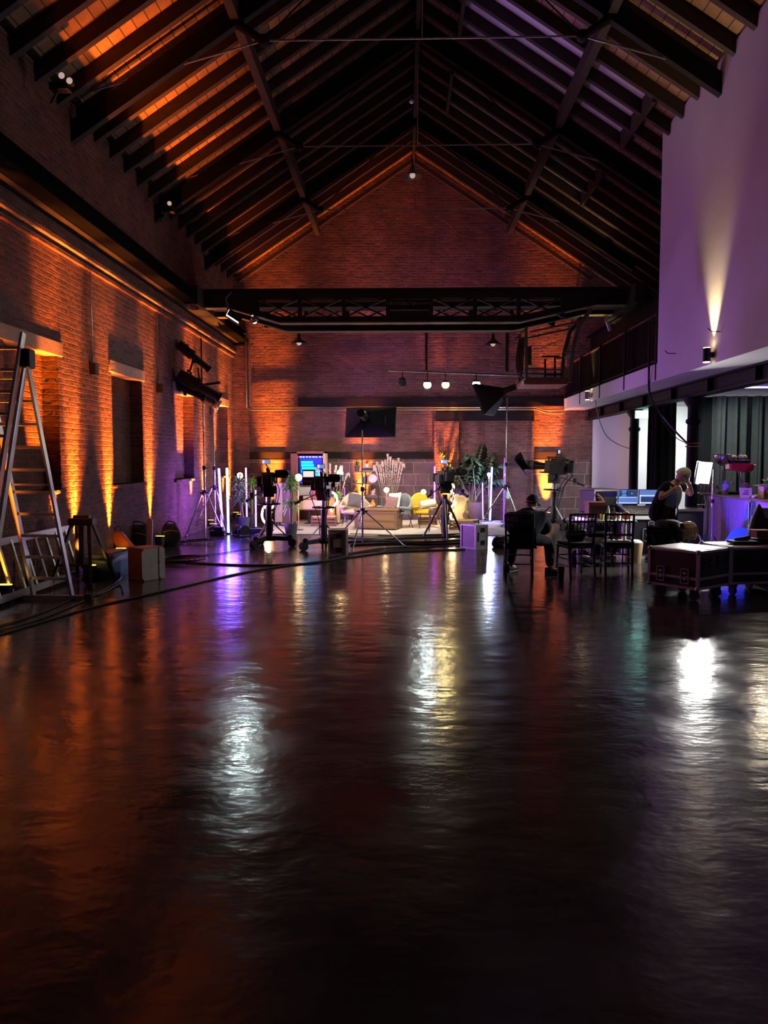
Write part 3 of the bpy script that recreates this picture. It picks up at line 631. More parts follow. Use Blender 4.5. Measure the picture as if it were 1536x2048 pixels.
# ================================================================== LEFT SIDE
# A-frame combination ladder
def ladder_section(b, rb, a0, a1, top0, top1, n, t, rail=(.065, .025), first=.25):
    """a0,a1: feet of the two rails; top0/top1: their tops"""
    a0, a1, top0, top1 = map(V, (a0, a1, top0, top1))
    out = (a1-a0).normalized()
    for p, q in ((a0, top0), (a1, top1)): MB().bar(p, q, rail[1], rail[0], (0, 1, 0)).build('side_rail', M['alu'], t)
    r = MB(); L = (top0-a0).length
    k = 0
    while first+k*.28 < L-.05:
        f = (first+k*.28)/L; r.bar(a0.lerp(top0, f), a1.lerp(top1, f), .03, .03); k += 1
    r.build('rung_set', M['alu'], t)
LO = F(110, 1198)
t = thing('step_ladder', 'tall aluminium A-frame combination ladder standing open beside the left wall', 'ladder', (LO.x, LO.y, 0))
def LL(px, py, Y): return P(px, py, Y)-LO
yF, yB = LO.y-.02, LO.y+.9
def rung_between(b, p0, p1, q0, q1, n, f0, f1):
    for k in range(n):
        f = f0+(f1-f0)*k/(n-1); c = b.bar(p0.lerp(p1, f), q0.lerp(q1, f), .032, .032)
# front (far-leaning) section: rails (70,1190)->(?), right rail (148,1195)->(52,715); left rail (68,1190)->(20,960..)
r0, r1 = LL(145, 1196, yF), LL(53, 718, yF-.45); LT = LL(-28, 718, yF-.45)
l0 = LL(68, 1194, yF)
MB().bar(r0, r1, .028, .075, (0, 1, 0)).build('side_rail', M['alu'], t)
MB().bar(l0, LT, .028, .075, (0, 1, 0)).build('side_rail', M['alu'], t)
b = MB()
for k in range(10):
    f = .085+k*.0935; b.bar(l0.lerp(LT, f), r0.lerp(r1, f), .034, .034)
b.build('rung_set', M['alu'], t)
# rear section + extension: (−5,1040)→(52,718), extension to (42,668)
u0, u1 = LL(-34, 1175, yF-.95), LL(46, 666, yF-.50)
MB().bar(u0, u1, .03, .085, (0, 1, 0)).build('side_rail', M['alu'], t)
u2, u3 = LL(-34, 1280, yF-1.0), LL(49, 735, yF-.50)
MB().bar(u2, u3, .028, .08, (0, 1, 0)).build('side_rail', M['alu'], t)
w0, w1 = u0+V(-.50, 0, 0), u1+V(-.42, 0, 0)
MB().bar(w0, w1, .03, .085, (0, 1, 0)).build('side_rail', M['alu'], t)
b = MB()
for k in range(11): f = .06+k*.088; b.bar(w0.lerp(w1, f), u0.lerp(u1, f), .034, .034)
b.build('rung_set', M['alu'], t)
MB().box(r1, (.14, .16, .22)).build('hinge', M['blkp'], t, bev=.02)
sb0, sb1 = LL(40, 1197, yF-.02), LL(178, 1198, yF-.02)
MB().bar(sb0, sb1, .06, .09).build('stabiliser_bar', M['alu'], t)
MB().box(sb1, (.09, .1, .13)).build('rubber_foot', M['rubber'], t, bev=.01); MB().box(sb0, (.09, .1, .13)).build('rubber_foot', M['rubber'], t, bev=.01)
MB().bar(l0.lerp(LT, .49), r0.lerp(r1, .49), .02, .05, (0, 1, 0)).build('spreader_strap', M['alu'], t)
bb0, bb1 = LL(58, 1150, yF+.1), LL(17, 965, yF-.1)
MB().bar(bb0, bb1, .028, .06, (0, 1, 0)).build('brace_rail', M['alu'], t)
for f in (.12, .5, .88):
    pass
# ladder lying on its side against the wall
t = thing('lying_ladder', 'aluminium ladder laid on its long side leaning against the wall behind the standing one', 'ladder', (XL+.24, 9.5, 0))
for z, x in ((.09, .02), (.72, -.16)): MB().bar((x, -1.3, z), (x, 1.45, z), .03, .085).build('side_rail', M['alu'], t)
b = MB()
for k in range(9): y = -1.15+k*.3; b.bar((.02, y, .1), (-.16, y+.02, .72), .035, .035)
b.build('rung_set', M['alu'], t)
# second trestle / folded tripod
t = thing('folding_trestle', 'black folding trestle stand between the ladder and the blue plastic crate', 'trestle', F(168, 1168))
H = .86
MB().box((0, 0, H), (.34, .16, .1)).box((0, 0, H+.06), (.22, .1, .06)).build('top_block', M['blk'], t, bev=.012)
for sx, sy in ((-1, -1), (-1, 1), (1, -1), (1, 1)): MB().bar((sx*.11, sy*.06, H-.02), (sx*.27, sy*.42, .03), .045, .035).build('leg', M['blk'], t)
MB().bar((0, -.02, H), (0, -.05, .25), .07, .05).build('centre_strut', M['blk'], t); [MB().bar((-.2, yy, .3), (.2, yy, .3), .03).build('cross_bar', M['blk'], t) for yy in (.3, -.3)]
MB().box((.28, -.43, .03), (.07, .09, .08)).build('rubber_foot', M['rubber'], t, bev=.01)
# blue crate
c_ = F(200, 1158); t = thing('storage_crate', 'open blue plastic storage crate on the floor behind the black trestle', 'crate', (c_.x, c_.y+.25, 0), R(-4))
MB().surf(lambda u, v: V(*( [(-.2, -.26), (.2, -.26), (.2, .26), (-.2, .26), (-.2, -.26)][int(u*4+.001)] ), 0)*(1+.12*v)+V(0, 0, v*.34), 4, 3).poly([(-.2, -.26, 0), (.2, -.26, 0), (.2, .26, 0), (-.2, .26, 0)]).build('crate_body', M['bluebin'], t, solid=.012)
b = MB(); 
for a, q in (((-.235, -.3), (.235, -.3)), ((.235, -.3), (.235, .3)), ((.235, .3), (-.235, .3)), ((-.235, .3), (-.235, -.3))): b.bar((*a, .34), (*q, .34), .03, .035)
b.build('rim', M['bluebin'], t)
MB().box((-.02, 0, .35), (.36, .44, .04), (R(3), R(-3), 0)).build('grey_lid', M['case_b'], t, bev=.01)
# orange carrier
c_ = F(225, 1124); t = thing('orange_carrier', 'orange and yellow plastic carrier with loop handles leaning on the left wall', 'carrier', (c_.x+.06, c_.y+.25, 0), R(10))
MB().prism([(-.24, .50), (.02, .48), (.26, .17), (.24, .05), (-.02, .14)], -.06, .06, 'xz').build('shell', M['orange'], t, bev=.02)
MB().prism([(-.05, 0), (.24, 0), (.27, .16), (-.02, .15)], -.09, .09, 'xz').build('base', pm('yellow_plastic', (.75, .42, .04), .5), t, bev=.02)
for x in (-.14, -.04): MB().tube([(x+.05*math.cos(a*.4), 0, .50+.08*math.sin(a*.4)) for a in range(9)], .008, 6).build('handle', M['blkp'], t)
# white wooden cube case with cream lid panel
c_ = F(279, 1164); t = thing('wooden_apple_case', 'reddish wooden box with a cream cut-corner front panel nearest the left ladder', 'box', (c_.x, c_.y+.30, 0), R(50)); t.scale = (.76, .76, .92)
MB().bx(-.24, .24, -.22, .24, 0, .50).build('box_body', pm('red_brown_ply', (.28, .12, .07), .6), t, bev=.006)
for x0, x1 in ((-.24, .10), (.12, .24)):
    c2 = .045 if x0 < 0 else .03
    MB().prism([(x0+c2, .005), (x1-c2*(.3 if x0 < 0 else 1), .005), (x1, .03) if x0 > 0 else (x1, .02), (x1, .47), (x1-c2*(.3 if x0 < 0 else 1), .495), (x0+(c2 if x0 < 0 else .01), .495), (x0, .45), (x0, .05)], -.25, -.22, 'xz').build('front_panel', M['case_l'], t)
MB().bx(.10, .12, -.255, -.235, .05, .45).bx(.095, .125, -.262, -.25, .25, .29).build('hinge_strip', M['blk'], t)
MB().bx(-.20, .2, -.18, .2, .50, .505).build('top_panel', pm('orange_lit_top', (.45, .2, .1), .5), t)  # top coloured orange for the warm light falling on it
c_ = F(295, 1112); t = MB().prism([(-.055, .05), (-.04, 0), (.04, 0), (.055, .05), (.055, .62), (.03, .66), (-.03, .66), (-.055, .62)], -.015, .015, 'xz').build('upright_board', M['white'], loc=(c_.x, c_.y+.1, 0), bev=.004)
t.rotation_euler = (R(-4), 0, R(-10)); tag(t, 'narrow white cut-corner panel standing upright behind the wooden box', 'panel')
# black kit bags
def bag(loc, sz, label, rz=0, strap=True):
    t = thing('kit_bag', label, 'bag', loc, rz)
    def fn(u, v):
        a = 2*math.pi*u; w = (1-abs(v)**3*.25)*(1+.07*math.sin(3*a+v*5)); sq = lambda q: math.copysign(abs(q)**.6, q)
        return V(sq(math.cos(a))*sz[0]/2*w*math.sin(math.pi*(.12+.8*v))**.35, sq(math.sin(a))*sz[1]/2*w*math.sin(math.pi*(.12+.8*v))**.35, v*sz[2]*(1+.12*math.sin(2*a+1)))
    b = MB().surf(fn, 24, 8); b.poly([fn(i/24, 1) for i in range(24)]); b.poly([fn(i/24, 0) for i in range(24)]); b.build('bag_body', M['blkm'], t, weld=True)
    if strap: MB().tube(spline([(-sz[0]*.3, 0, sz[2]*.95), (-sz[0]*.1, -sz[1]*.2, sz[2]*1.18), (sz[0]*.2, -sz[1]*.1, sz[2]*1.1), (sz[0]*.3, 0, sz[2]*.9)]), .014, 6).build('strap', M['blkp'], t)
    MB().tube(spline([(-sz[0]*.35, -sz[1]*.42, sz[2]*.7), (0, -sz[1]*.5, sz[2]*.78), (sz[0]*.35, -sz[1]*.42, sz[2]*.7)]), .006, 5).build('zip', M['galv'], t)
    return t
c_ = F(263, 1108); bag((c_.x+.12, c_.y+.1, 0), (.5, .4, .5), 'large black kit bag slumped against the left wall behind the wooden box')
c_ = F(312, 1098); bag((c_.x+.12, c_.y+.55, 0), (.38, .4, .42), 'smaller black kit bag right of the white upright panel', .3)
c_ = F(1002, 1096); bag((c_.x, c_.y+.1, 0), (.34, .3, .2), 'flat black bag on the floor left of the seated man', .2, False)
# uplight fixtures along the wall
UPL = [(8.9, .6, .18), (10.6, .5, .5), (11.3, 1.0, .18), (12.65, 1.0, .18), (14.72, .9, .18), (17.6, .7, .5), (18.7, .8, .18), (20.75, .6, .45), (21.5, .8, .18)]
lbl = ['in front of the lying ladder', 'below the first window', 'behind the standing ladder', 'behind the blue crate', 'right of the black bags', 'by the first tall stand', 'by the second tall stand', 'below the fourth window', 'in the far left corner']
U0 = None
def uplight(loc, label, grp, rz=0):
    global U0
    if U0 is not None: return dup(U0, loc, rz, label)
    t = thing('floor_uplight', label, 'uplight', loc, rz, grp); U0 = t
    MB().cyl((0, 0, .06), (.02, 0, .22), .085, .095, 18).build('lamp_can', M['blk'], t)
    MB().cyl((.02, 0, .221), (.021, 0, .232), .08, .08, 18).build('lens', E['amber'], t)
    MB().bar((-.11, 0, .02), (-.11, 0, .2), .012, .03).bar((.11, 0, .02), (.11, 0, .2), .012, .03).bar((-.12, 0, .012), (.12, 0, .012), .06, .02).bar((-.11, 0, .15), (.11, 0, .15), .012).build('yoke', M['blk'], t)
    return t
for (y, k, of), s in zip(UPL, lbl): uplight((XL+of, y, 0), 'black floor uplight with amber lens on the left wall, '+s, 'amber floor uplights along the brick walls', R(90))
UPB = [(BX(545), 1.0, .62), (BX(725), .8, .42), (BX(892), 1.0, .62), (BX(1092), 1.0, .62)]
for (x, k, of), s in zip(UPB, ('left of the television', 'behind the open shelf unit', 'behind the yellow armchair', 'right of the seated man')):
    uplight((x, YB-of, 0), 'black floor uplight with amber lens at the gable, '+s, 'amber floor uplights along the brick walls')
# tall light stands at the left
c1 = F(396, 1080); S1 = V(c1.x, c1.y+.6, 0)
stand(S1, 3.05, .98, .48, R(-75), 'tall chrome wind-up light stand with three black profile spotlights near the left wall')
c2 = F(424, 1066); S2 = V(c2.x, c2.y+.3, 0)
stand(S2, 3.0, 1.05, .5, R(-50), 'second tall chrome light stand carrying the small lit fresnel lamp')
q = P(388, 752, S1.y); MB_ = MB
t = thing('stand_crossbar', 'short black crossbar clamped at the top of the first tall stand', 'crossbar', (S1.x, S1.y, 0))
MB().bar((-.38, 0, 3.28), (.38, 0, 3.38), .05).build('bar', M['blk'], t); MB().cyl((0, 0, 3.0), (0, 0, 3.36), .03).build('spigot', M['blk'], t)
def PS(px, py, Y): return P(px, py, Y)
ps1 = PS(388, 714, S1.y); ps2 = PS(370, 777, S1.y-.15); ps3 = PS(399, 773, S1.y-.25)
profile_spot(ps1, (.72, .25, -.62), .85, 'uppermost black profile spotlight pointing down to the right on the first tall stand', yoke=(-.1, 0, -.33), r=.09)
profile_spot(ps2, (.85, .2, -.42), .95, 'lower left black profile spotlight under the crossbar', yoke=(.05, .1, .42))
profile_spot(ps3, (.85, .25, -.48), 1.0, 'largest black profile spotlight with cooling fins under the crossbar', yoke=(-.08, .2, .42), r=.12)
fz = PS(421, 803, S2.y)
t = thing('fresnel_lamp', 'small fresnel lamp with bright barn doors on the second tall stand', 'lamp', fz)
d = V(.8, .3, -.45).normalized(); MB().cyl(-d*.15, d*.1, .11, .11, 16).build('lamp_house', M['blk'], t)
MB().cyl(d*.1, d*.12, .09, .09, 16).build('lens', E['spotw'], t)
for a in range(4):
    s = d.cross(V(0, 0, 1)).normalized(); u = s.cross(d); v = [s, u, -s, -u][a]
    w_ = [u, s, u, s][a]; MB().poly([d*.1+v*.1-w_*.1, d*.1+v*.1+w_*.1, d*.22+v*.17+w_*.12, d*.22+v*.17-w_*.12]).build('barn_door', M['alu'], t, solid=.004)
MB().bar((0, 0, -.1), (0, 0, -.3), .03).build('yoke', M['blk'], t)
PROF = [ps1+V(.72, .25, -.62)*.45, ps3+V(.85, .25, -.48)*.55, fz+d*.25]
o = MB().bx(-.16, .16, -.12, .12, 0, .12).box((.02, 0, .16), (.2, .18, .08)).build('dimmer_pack', M['blk'], loc=(S1.x+.2, S1.y+.35, 0), bev=.01); tag(o, 'black dimmer box on the floor between the tall light stands', 'dimmer')
# LED tubes
def tube_light(base, L, lean, mat, label, r=.022):
    t = thing('tube_light', label, 'tube light', base, 0, None)
    top = V(lean[0], lean[1], L)
    MB().cyl((0, 0, .03)if False else V(0, 0, .03), top, r, seg=12).build('glowing_tube', mat, t)
    MB().cyl((0, 0, 0), (0, 0, .035), .09, .08, 16).build('foot', M['blk'], t)
    MB().cyl(top, top+V(0, 0, .03), r*1.1, seg=12).build('end_cap', M['blk'], t)
    return t
a = F(445, 1063); tube_light(a, 1.50, (-.09, .1), E['violet'], 'violet white tube light leaning slightly left beside the tall stands', .026)
a = F(457, 1068); tube_light(a, 1.52, (-.015, 0), E['blue'], 'blue white tube light standing upright right of the leaning one', .026)
a = F(494, 1050); tube_light(a, 1.5, (-.01, 0), E['pinkt'], 'lilac tube light standing behind the leftmost studio camera')
a = F(980, 1043); tube_light(a, 1.5, (.04, 0), E['blue'], 'brightest blue white tube light right of the palm')
a = F(966, 1044); tube_light(a, 1.08, (-.02, .05), E['pinkt'], 'thin lilac tube light between the palm pot and the bright blue tube', .014)
a = F(1007, 1046); tube_light(a, 1.75, (.01, 0), E['purp'], 'dim purple tube light beside the chrome stand of the right softbox', .014)
a = F(869, 1042); tube_light(a, 1.52, (0, 0), E['magenta'], 'magenta tube light standing behind the yellow armchair', .02)
a = F(512, 1056); tube_light(a, .95, (0, 0), E['pinkt'], 'short lilac tube light behind the pedestal of the leftmost camera', .02)
a = F(689, 1044); tube_light(a, .95, (0, .02), E['purp'], 'short dim purple tube light left of the cream armchair', .016)
# blue wash can by the tubes, plus two cans added for violet wash
VC = []
for px, py, yaw, lb in ((471, 1072, -60, 'round blue wash lamp glowing on the floor right of the blue tube'), (352, 1090, 120, 'added small wash lamp on the floor by the left wall beside the tall stand'), (489, 1074, 30, 'added black wash lamp box on the floor left of the leftmost camera')):
    a = F(px, py); t = thing('wash_lamp', lb, 'lamp', a, R(yaw))
    MB().cyl((0, .1, .13), (0, -.04, .15), .10, .11, 18).build('lamp_can', M['blk'], t)
    MB().cyl((0, .1, .13), (0, .115, .1285), .09, .09, 18).build('lens', E['bcan'], t)
    MB().bar((-.13, 0, .02), (-.13, 0, .16), .015, .03).bar((.13, 0, .02), (.13, 0, .16), .015, .03).bar((-.14, 0, .012), (.14, 0, .012), .08, .02).build('yoke', M['blk'], t)
    VC.append(a+V(0, 0, .45))
# floor cables
def cablef(pts, label, r=.011, z=.012, cat='cable'):
    o = MB().tube(spline([(*F(px, py)[:2], z) for px, py in pts], 8), r, 6).build('floor_cable', M['cable']); return tag(o, label, cat)
cablef([(-40, 1283), (60, 1253), (180, 1218), (300, 1190), (500, 1144), (640, 1124), (700, 1112)], 'long black cable crossing the floor from the left edge to the camera pedestals', .013)
cablef([(-40, 1272), (50, 1250), (150, 1212), (215, 1178), (240, 1160), (242, 1150)], 'black cable curving from the left edge to the wooden box')
cablef([(-30, 1262), (60, 1236), (150, 1200), (200, 1190), (238, 1172), (246, 1188)], 'short black cable loop between the ladder foot and the wooden box')
cablef([(330, 1117), (360, 1125), (420, 1129), (520, 1132), (620, 1128), (700, 1116), (790, 1105), (930, 1100)], 'thick black cable bundle running across the floor in front of the cameras', .018)
cablef([(345, 1116), (380, 1114), (440, 1108), (500, 1098), (522, 1090), (510, 1084)], 'thin black cable ending at the leftmost camera pedestal', .008)
cablef([(690, 1110), (760, 1098), (850, 1095), (930, 1092)], 'black cable lying behind the softbox stand foot', .012)
cablef([(660, 1117), (720, 1106), (800, 1100), (860, 1098)], 'black cable touching the front leg of the softbox stand', .012)
for k, (pts) in enumerate([[(690, 1077), (760, 1080), (830, 1077), (925, 1074)], [(690, 1086), (750, 1083), (850, 1086), (925, 1081)], [(700, 1070), (790, 1072), (880, 1071), (930, 1069)], [(700, 1092), (780, 1089), (860, 1090), (930, 1087)]]):
    cablef(pts, ['black cable run lying just in front of the rug, third from it', 'black cable run midway between rug and softbox stand foot', 'black cable run closest to the edge of the rug', 'black cable run nearest the softbox stand foot'][k], .022, .02)
t = thing('cable_coil', 'loose coil of black cable on the floor right of the wooden box', 'cable coil', F(350, 1124))
for k in range(5): MB().tube([(math.cos(a*.28)*(.26+.03*k)+.05*k, math.sin(a*.28)*(.3+.02*k), .012+.014*k) for a in range(22)], .009, 6).build('cable_loop', M['cable'], t)
t = thing('cable_pile', 'tangled heap of black cables at the foot of the tall light stands', 'cable pile', F(375, 1086))
for k in range(6): MB().tube([(math.cos(a*.3+k)*(.15+.1*random.random())+.16*(k-2.5), math.sin(a*.3+k)*.18, .012+.012*k) for a in range(20)], .01, 6).build('cable_loop', M['cable'], t)
cablef([(975, 1058), (1000, 1062), (985, 1068), (1010, 1072), (990, 1078), (1005, 1084)], 'squiggling black cable right of the purple-lit case', .012)
# small monitor box behind camera at left
a = F(497, 1070); o = MB().bx(-.2, .2, -.1, .12, 0, .12).build('power_box', M['blk'], loc=(a.x+.1, a.y+.3, 0), bev=.01); tag(o, 'low black power box on the floor behind the leftmost camera', 'power box')
# ================================================================== TALK SHOW SET
a0, a1 = F(700, 1062), F(905, 1048)
rg = MB().surf(lambda u, v: V(-3.4+6.0*u+.15*math.sin(v*9), 17.3+4.3*v+.12*math.sin(u*11), .012+.003*math.sin(u*40)*math.sin(v*31)), 40, 30).build('set_rug', M['rug'], solid=.012); tag(rg, 'large pale rug under the armchairs and trunk table of the set', 'rug')
def armchair(loc, rz, mat, label, legmat):
    t = thing('armchair', label, 'armchair', loc, rz)   # faces -Y
    def shell(u, v):
        a = math.pi*(-.12+1.24*u); w = .37+.05*v; hh = .34+.12*v
        back = max(0, math.sin(a))**1.6
        z = .36+v*(.20+.34*back)
        return V(-math.cos(a)*w*(1-.08*v*back), math.sin(a)*(.33+.07*v), z)
    MB().surf(shell, 28, 8).build('shell_back', mat, t, solid=.075, sub=1)
    MB().sph((0, -.02, .40), (.38, .37, .085), 20, 10).build('seat_cushion', mat, t)
    for sx in (-1, 1):
        MB().sph((sx*.37, -.08, .52), (.085, .30, .05), 14, 8, (R(-8), 0, 0)).build('armrest', mat, t)
        for sy in (-1, 1): MB().cyl((sx*.25, sy*.22, .36), (sx*.33, sy*.32, 0.0), .013, .009, 8).build('leg', legmat, t)
    t.scale = (.92, .92, .95); return t
def onrug(px, py): return F(px, py, .02)
ac1 = onrug(712, 1053); armchair((ac1.x, ac1.y, .02), R(15), M['cyl_'], 'cream armchair with a dark cushion left of the trunk table', M['blk'])
ac2 = onrug(792, 1056); armchair((ac2.x, ac2.y+.05, .02), R(-38), M['grey'], 'grey armchair with a patterned cushion behind the trunk table', M['blk'])
ac3 = onrug(850, 1054); armchair((ac3.x, ac3.y, .02), R(25), M['yellow'], 'mustard yellow armchair with a pale bolster cushion', M['blk'])
def pillow(loc, rot, sz, mat, label):
    o = MB().surf(lambda u, v: V((u-.5)*sz*(1-.06*math.sin(v*math.pi)), 0, (v-.5)*sz*(1-.06*math.sin(u*math.pi)))+V(0, .075*(math.sin(u*math.pi)*math.sin(v*math.pi))**.5, 0), 10, 10).surf(lambda u, v: V((u-.5)*sz*(1-.06*math.sin(v*math.pi)), 0, (v-.5)*sz*(1-.06*math.sin(u*math.pi)))-V(0, .075*(math.sin(u*math.pi)*math.sin(v*math.pi))**.5, 0), 10, 10).build('cushion', mat, weld=True)
    o.location = loc; o.rotation_euler = rot; return tag(o, label, 'cushion')
pillow((ac1.x-.02, ac1.y-.02, .68), (R(-20), R(12), R(15)), .38, M['pil_d'], 'dark olive cushion leaning in the cream armchair')
pillow((ac2.x-.05, ac2.y+.03, .70), (R(-20), R(-5), R(-38)), .40, M['pil_w'], 'plain cream cushion at the back of the grey armchair')
pillow((ac2.x-.12, ac2.y-.09, .64), (R(-22), R(5), R(-38)), .36, M['pil_b'], 'brown patterned cushion in front in the grey armchair')
o = MB().cyl((-.2, 0, 0), (.2, 0, 0), .10, seg=18).sph((-.2, 0, 0), (.02, .09, .09)).build('bolster_cushion', M['pil_w']); o.location = (ac3.x+.06, ac3.y-.0, .60); o.rotation_euler = (0, R(-8), R(25)); tag(o, 'pale round bolster cushion in the yellow armchair', 'cushion')
# trunk table
tp = onrug(752, 1060); t = thing('trunk_table', 'brown wooden trunk used as a coffee table between the armchairs', 'trunk', (tp.x+.05, tp.y+.35, .02), R(-14))
MB().bx(-.52, .52, -.28, .28, .02, .46).build('trunk_body', M['wood'], t, bev=.006)
MB().bx(-.55, .55, -.31, .31, .46, .50).build('lid', M['wood'], t, bev=.008)
for z in (.05, .22, .40): MB().bx(-.53, .53, -.292, -.28, z-.02, z+.02).build('slat', M['dwood'], t)
MB().bx(.52, .535, -.05, .05, .28, .33).tube([(.54, -.05, .31), (.57, -.04, .27), (.57, .04, .27), (.54, .05, .31)], .008, 6).build('handle', M['blk'], t)
for x in (-.5, .5): MB().bx(x-.03, x+.03, -.295, .29, .02, .46).build('corner_batten', M['dwood'], t)
# crates on the right of the set
def crate(loc, rz, sz, label, name='wooden_crate'):
    t = thing(name, label, 'crate', loc, rz)
    w, d_, h = sz
    for i in range(3): z = h*(i+.5)/3; MB().bx(-w/2, w/2, -d_/2, d_/2, z-h/6+.012, z+h/6-.012).build('slat_course', M['wood'], t)
    for x in (-w/2, w/2):
        for y in (-d_/2, d_/2): MB().box((x*.97, y*.97, h/2), (.04, .04, h)).build('corner_post', M['dwood'], t)
    MB().bx(-w/2-.01, w/2+.01, -d_/2-.01, d_/2+.01, h-.02, h).build('top_board', M['lwood'], t)
    return t
a = onrug(930, 1060); crate((a.x, a.y+.2, .0), R(-22), (.62, .4, .26), 'low wooden crate supporting the small gnome figure')
a = onrug(856, 1051); crate((a.x, a.y+.4, .02), R(5), (.45, .3, .22), 'small wooden crate under the side of the yellow armchair')
a = onrug(872, 1066); t = thing('side_table', 'small brown side table with slim legs in front of the yellow armchair', 'table', (a.x+.0, a.y+.25, .02), R(-6))
MB().bx(-.16, .16, -.16, .16, .40, .52).build('tabletop', M['dwood'], t, bev=.006)
for sx in (-1, 1):
    for sy in (-1, 1): MB().cyl((sx*.13, sy*.13, .4), (sx*.15, sy*.15, 0), .014, .01, 8).build('leg', M['dwood'], t)
STA = V(a.x, a.y+.25, .54)
o = MB().lathe([(.001, 0), (.05, .004), (.09, .05), (.085, .05), (.045, .012), (.001, .01)], seg=20, cap=False).build('fruit_bowl', M['ceram'], loc=STA+V(-.07, 0, 0)); tag(o, 'small white bowl on the brown side table', 'bowl')
# gnome
a = onrug(922, 1045); GZ = .26
t = thing('gnome_figurine', 'small gnome figurine with pointed yellow hat on the low crate', 'figurine', (a.x, F(930, 1060).y+.2, GZ))
MB().lathe([(.07, 0), (.085, .05), (.07, .14), (.05, .18)], seg=16).build('robe', pm('brown_robe', (.3, .2, .1), .8), t); MB().sph((0, 0, .21), .045).build('head', M['skin'], t)
MB().lathe([(.055, .22), (.045, .30), (.01, .42)], seg=14).build('hat', pm('yellow_felt', (.75, .55, .15), .9), t); MB().sph((.02, -.05, .15), (.04, .02, .06)).build('beard', M['ceram'], t)
MB().sph((.085, -.03, .10), (.022, .02, .05)).sph((-.085, -.03, .10), (.022, .02, .05)).build('arm', pm('orange_sleeve', (.6, .3, .1), .8), t)
# shelf unit
sx0, sx1 = P(704, 980, 21.6).x, P(757, 980, 21.6).x
t = thing('shelf_unit', 'tall open black metal shelf unit with ornaments against the gable', 'shelf unit', ((sx0+sx1)/2, 21.42, 0)); hw = (sx1-sx0)/2
HS = P(730, 943, 21.6).z
for x in (-hw, 0.02, hw):
    for y in (-.15, .15): MB().bx(x-.013, x+.013, y-.013, y+.013, 0, HS).build('upright', M['blk'], t)
SZ = [P(730, py, 21.6).z for py in (943, 967, 990, 1014)]
for z in SZ: MB().bx(-hw, hw, -.16, .16, z-.012, z+.012).build('shelf_board', M['dwood'], t)
def shp(px, k): x = P(px, 980, 21.6).x; return V(x, 21.37, SZ[k]+.013)
def leafy(loc, n, L, mat, label, potm, poth=.12, potr=.07, name='potted_plant', up=.5, wd=.02):
    t = thing(name, label, 'plant', loc)
    MB().lathe([(potr*.75, 0), (potr, poth)], seg=16).build('pot', potm, t)
    b = MB()
    for i in range(n):
        a = random.random()*6.283; e = up*.4+random.random()*up; l = L*(.6+.4*random.random()); base = V(0, 0, poth)
        dv = V(math.cos(a)*math.cos(e), math.sin(a)*math.cos(e), math.sin(e)); sd = dv.cross(V(0, 0, 1)).normalized()*wd
        m1 = base+dv*l*.55+V(0, 0, l*.08); tip = base+dv*l-V(0, 0, l*.12)
        b._add([base, m1-sd, tip, m1+sd], [(0, 1, 2), (0, 2, 3)])
    b.build('foliage', mat, t, solid=.002); return t
leafy(shp(715, 0), 26, .22, M['leaf'], 'small potted plant on top of the shelf unit', M['pot'], .16, .08, up=1.2)
leafy(shp(736, 0)+V(-.02, 0, .11), 22, .18, M['flower'], 'orange flowers in a small white vase on top of the shelf radio', M['ceram'], .09, .05, 'flower_vase', 1.3)
r_ = thing('shelf_radio', 'beige vintage radio on top of the shelf unit', 'radio', shp(738, 0)); MB().bx(-.2, .2, -.1, .1, 0, .11).build('case', M['case_l'], r_, bev=.01); MB().bx(-.17, .13, -.106, -.1, .02, .09).build('grille', M['blkp'], r_); MB().cyl((.165, -.1, .06), (.165, -.115, .06), .018).build('dial', M['ceram'], r_)
o = MB().cyl((0, 0, 0), (0, .02, .0), .12, seg=24).build('wall_plate_ornament', M['ceram'], loc=shp(746, 1)+V(0, 0, .13)); o.name = 'display_plate'; tag(o, 'round white plate displayed on the second shelf', 'plate')
for k in range(4):
    o = MB().bx(-.018, .018, -.07, .07, 0, .2+.01*k).build('book', (M['case_b'], M['book2'], M['navy'], M['book1'])[k], loc=shp(728, 1)+V(.04*k, 0, 0), bev=.002); tag(o, ('black book at the left of the row on the second shelf', 'cream book standing second in the shelf row', 'dark navy book standing third in the shelf row', 'red book at the right of the row on the second shelf')[k], 'book', 'books on the second shelf')
for px, k, nm, lb, m_ in ((712, 1, 'letter_ornament', 'black letter ornament on the left of the second shelf', M['blkp']), (747, 2, 'bird_ornament', 'cream bird ornament on the third shelf', M['cyl_']), (746, 3, 'lantern_ornament', 'yellow lantern ornament on the lowest shelf', M['yellow'])):
    p = shp(px, k); o = (MB().lathe([(.05, 0), (.08, .04), (.07, .1), (.03, .16), (.035, .2)], seg=14) if 'lantern' in nm else MB().sph((0, 0, .08), (.05, .03, .07), rot=(0, R(30), 0)).sph((.04, 0, .15), .03).bx(-.06, .06, -.03, .03, 0, .02) if 'bird' in nm else MB().bx(-.05, -.03, -.02, .02, 0, .09).bx(-.05, .05, -.02, .02, 0, .02).bx(.01, .05, -.02, .02, .05, .09).bx(-.05, .05, -.02, .02, .045, .06)).build(nm, m_, loc=p); tag(o, lb, 'ornament')
leafy(shp(712, 2), 24, .16, M['flower'], 'bunch of dried orange stems in a pot on the third shelf', M['pot'], .08, .04, up=1.3)
leafy(shp(731, 2), 20, .15, pm('red_leaf', (.5, .06, .08), .6), 'red-leaved plant in the middle of the third shelf', M['blkp'], .08, .04, up=1.3)
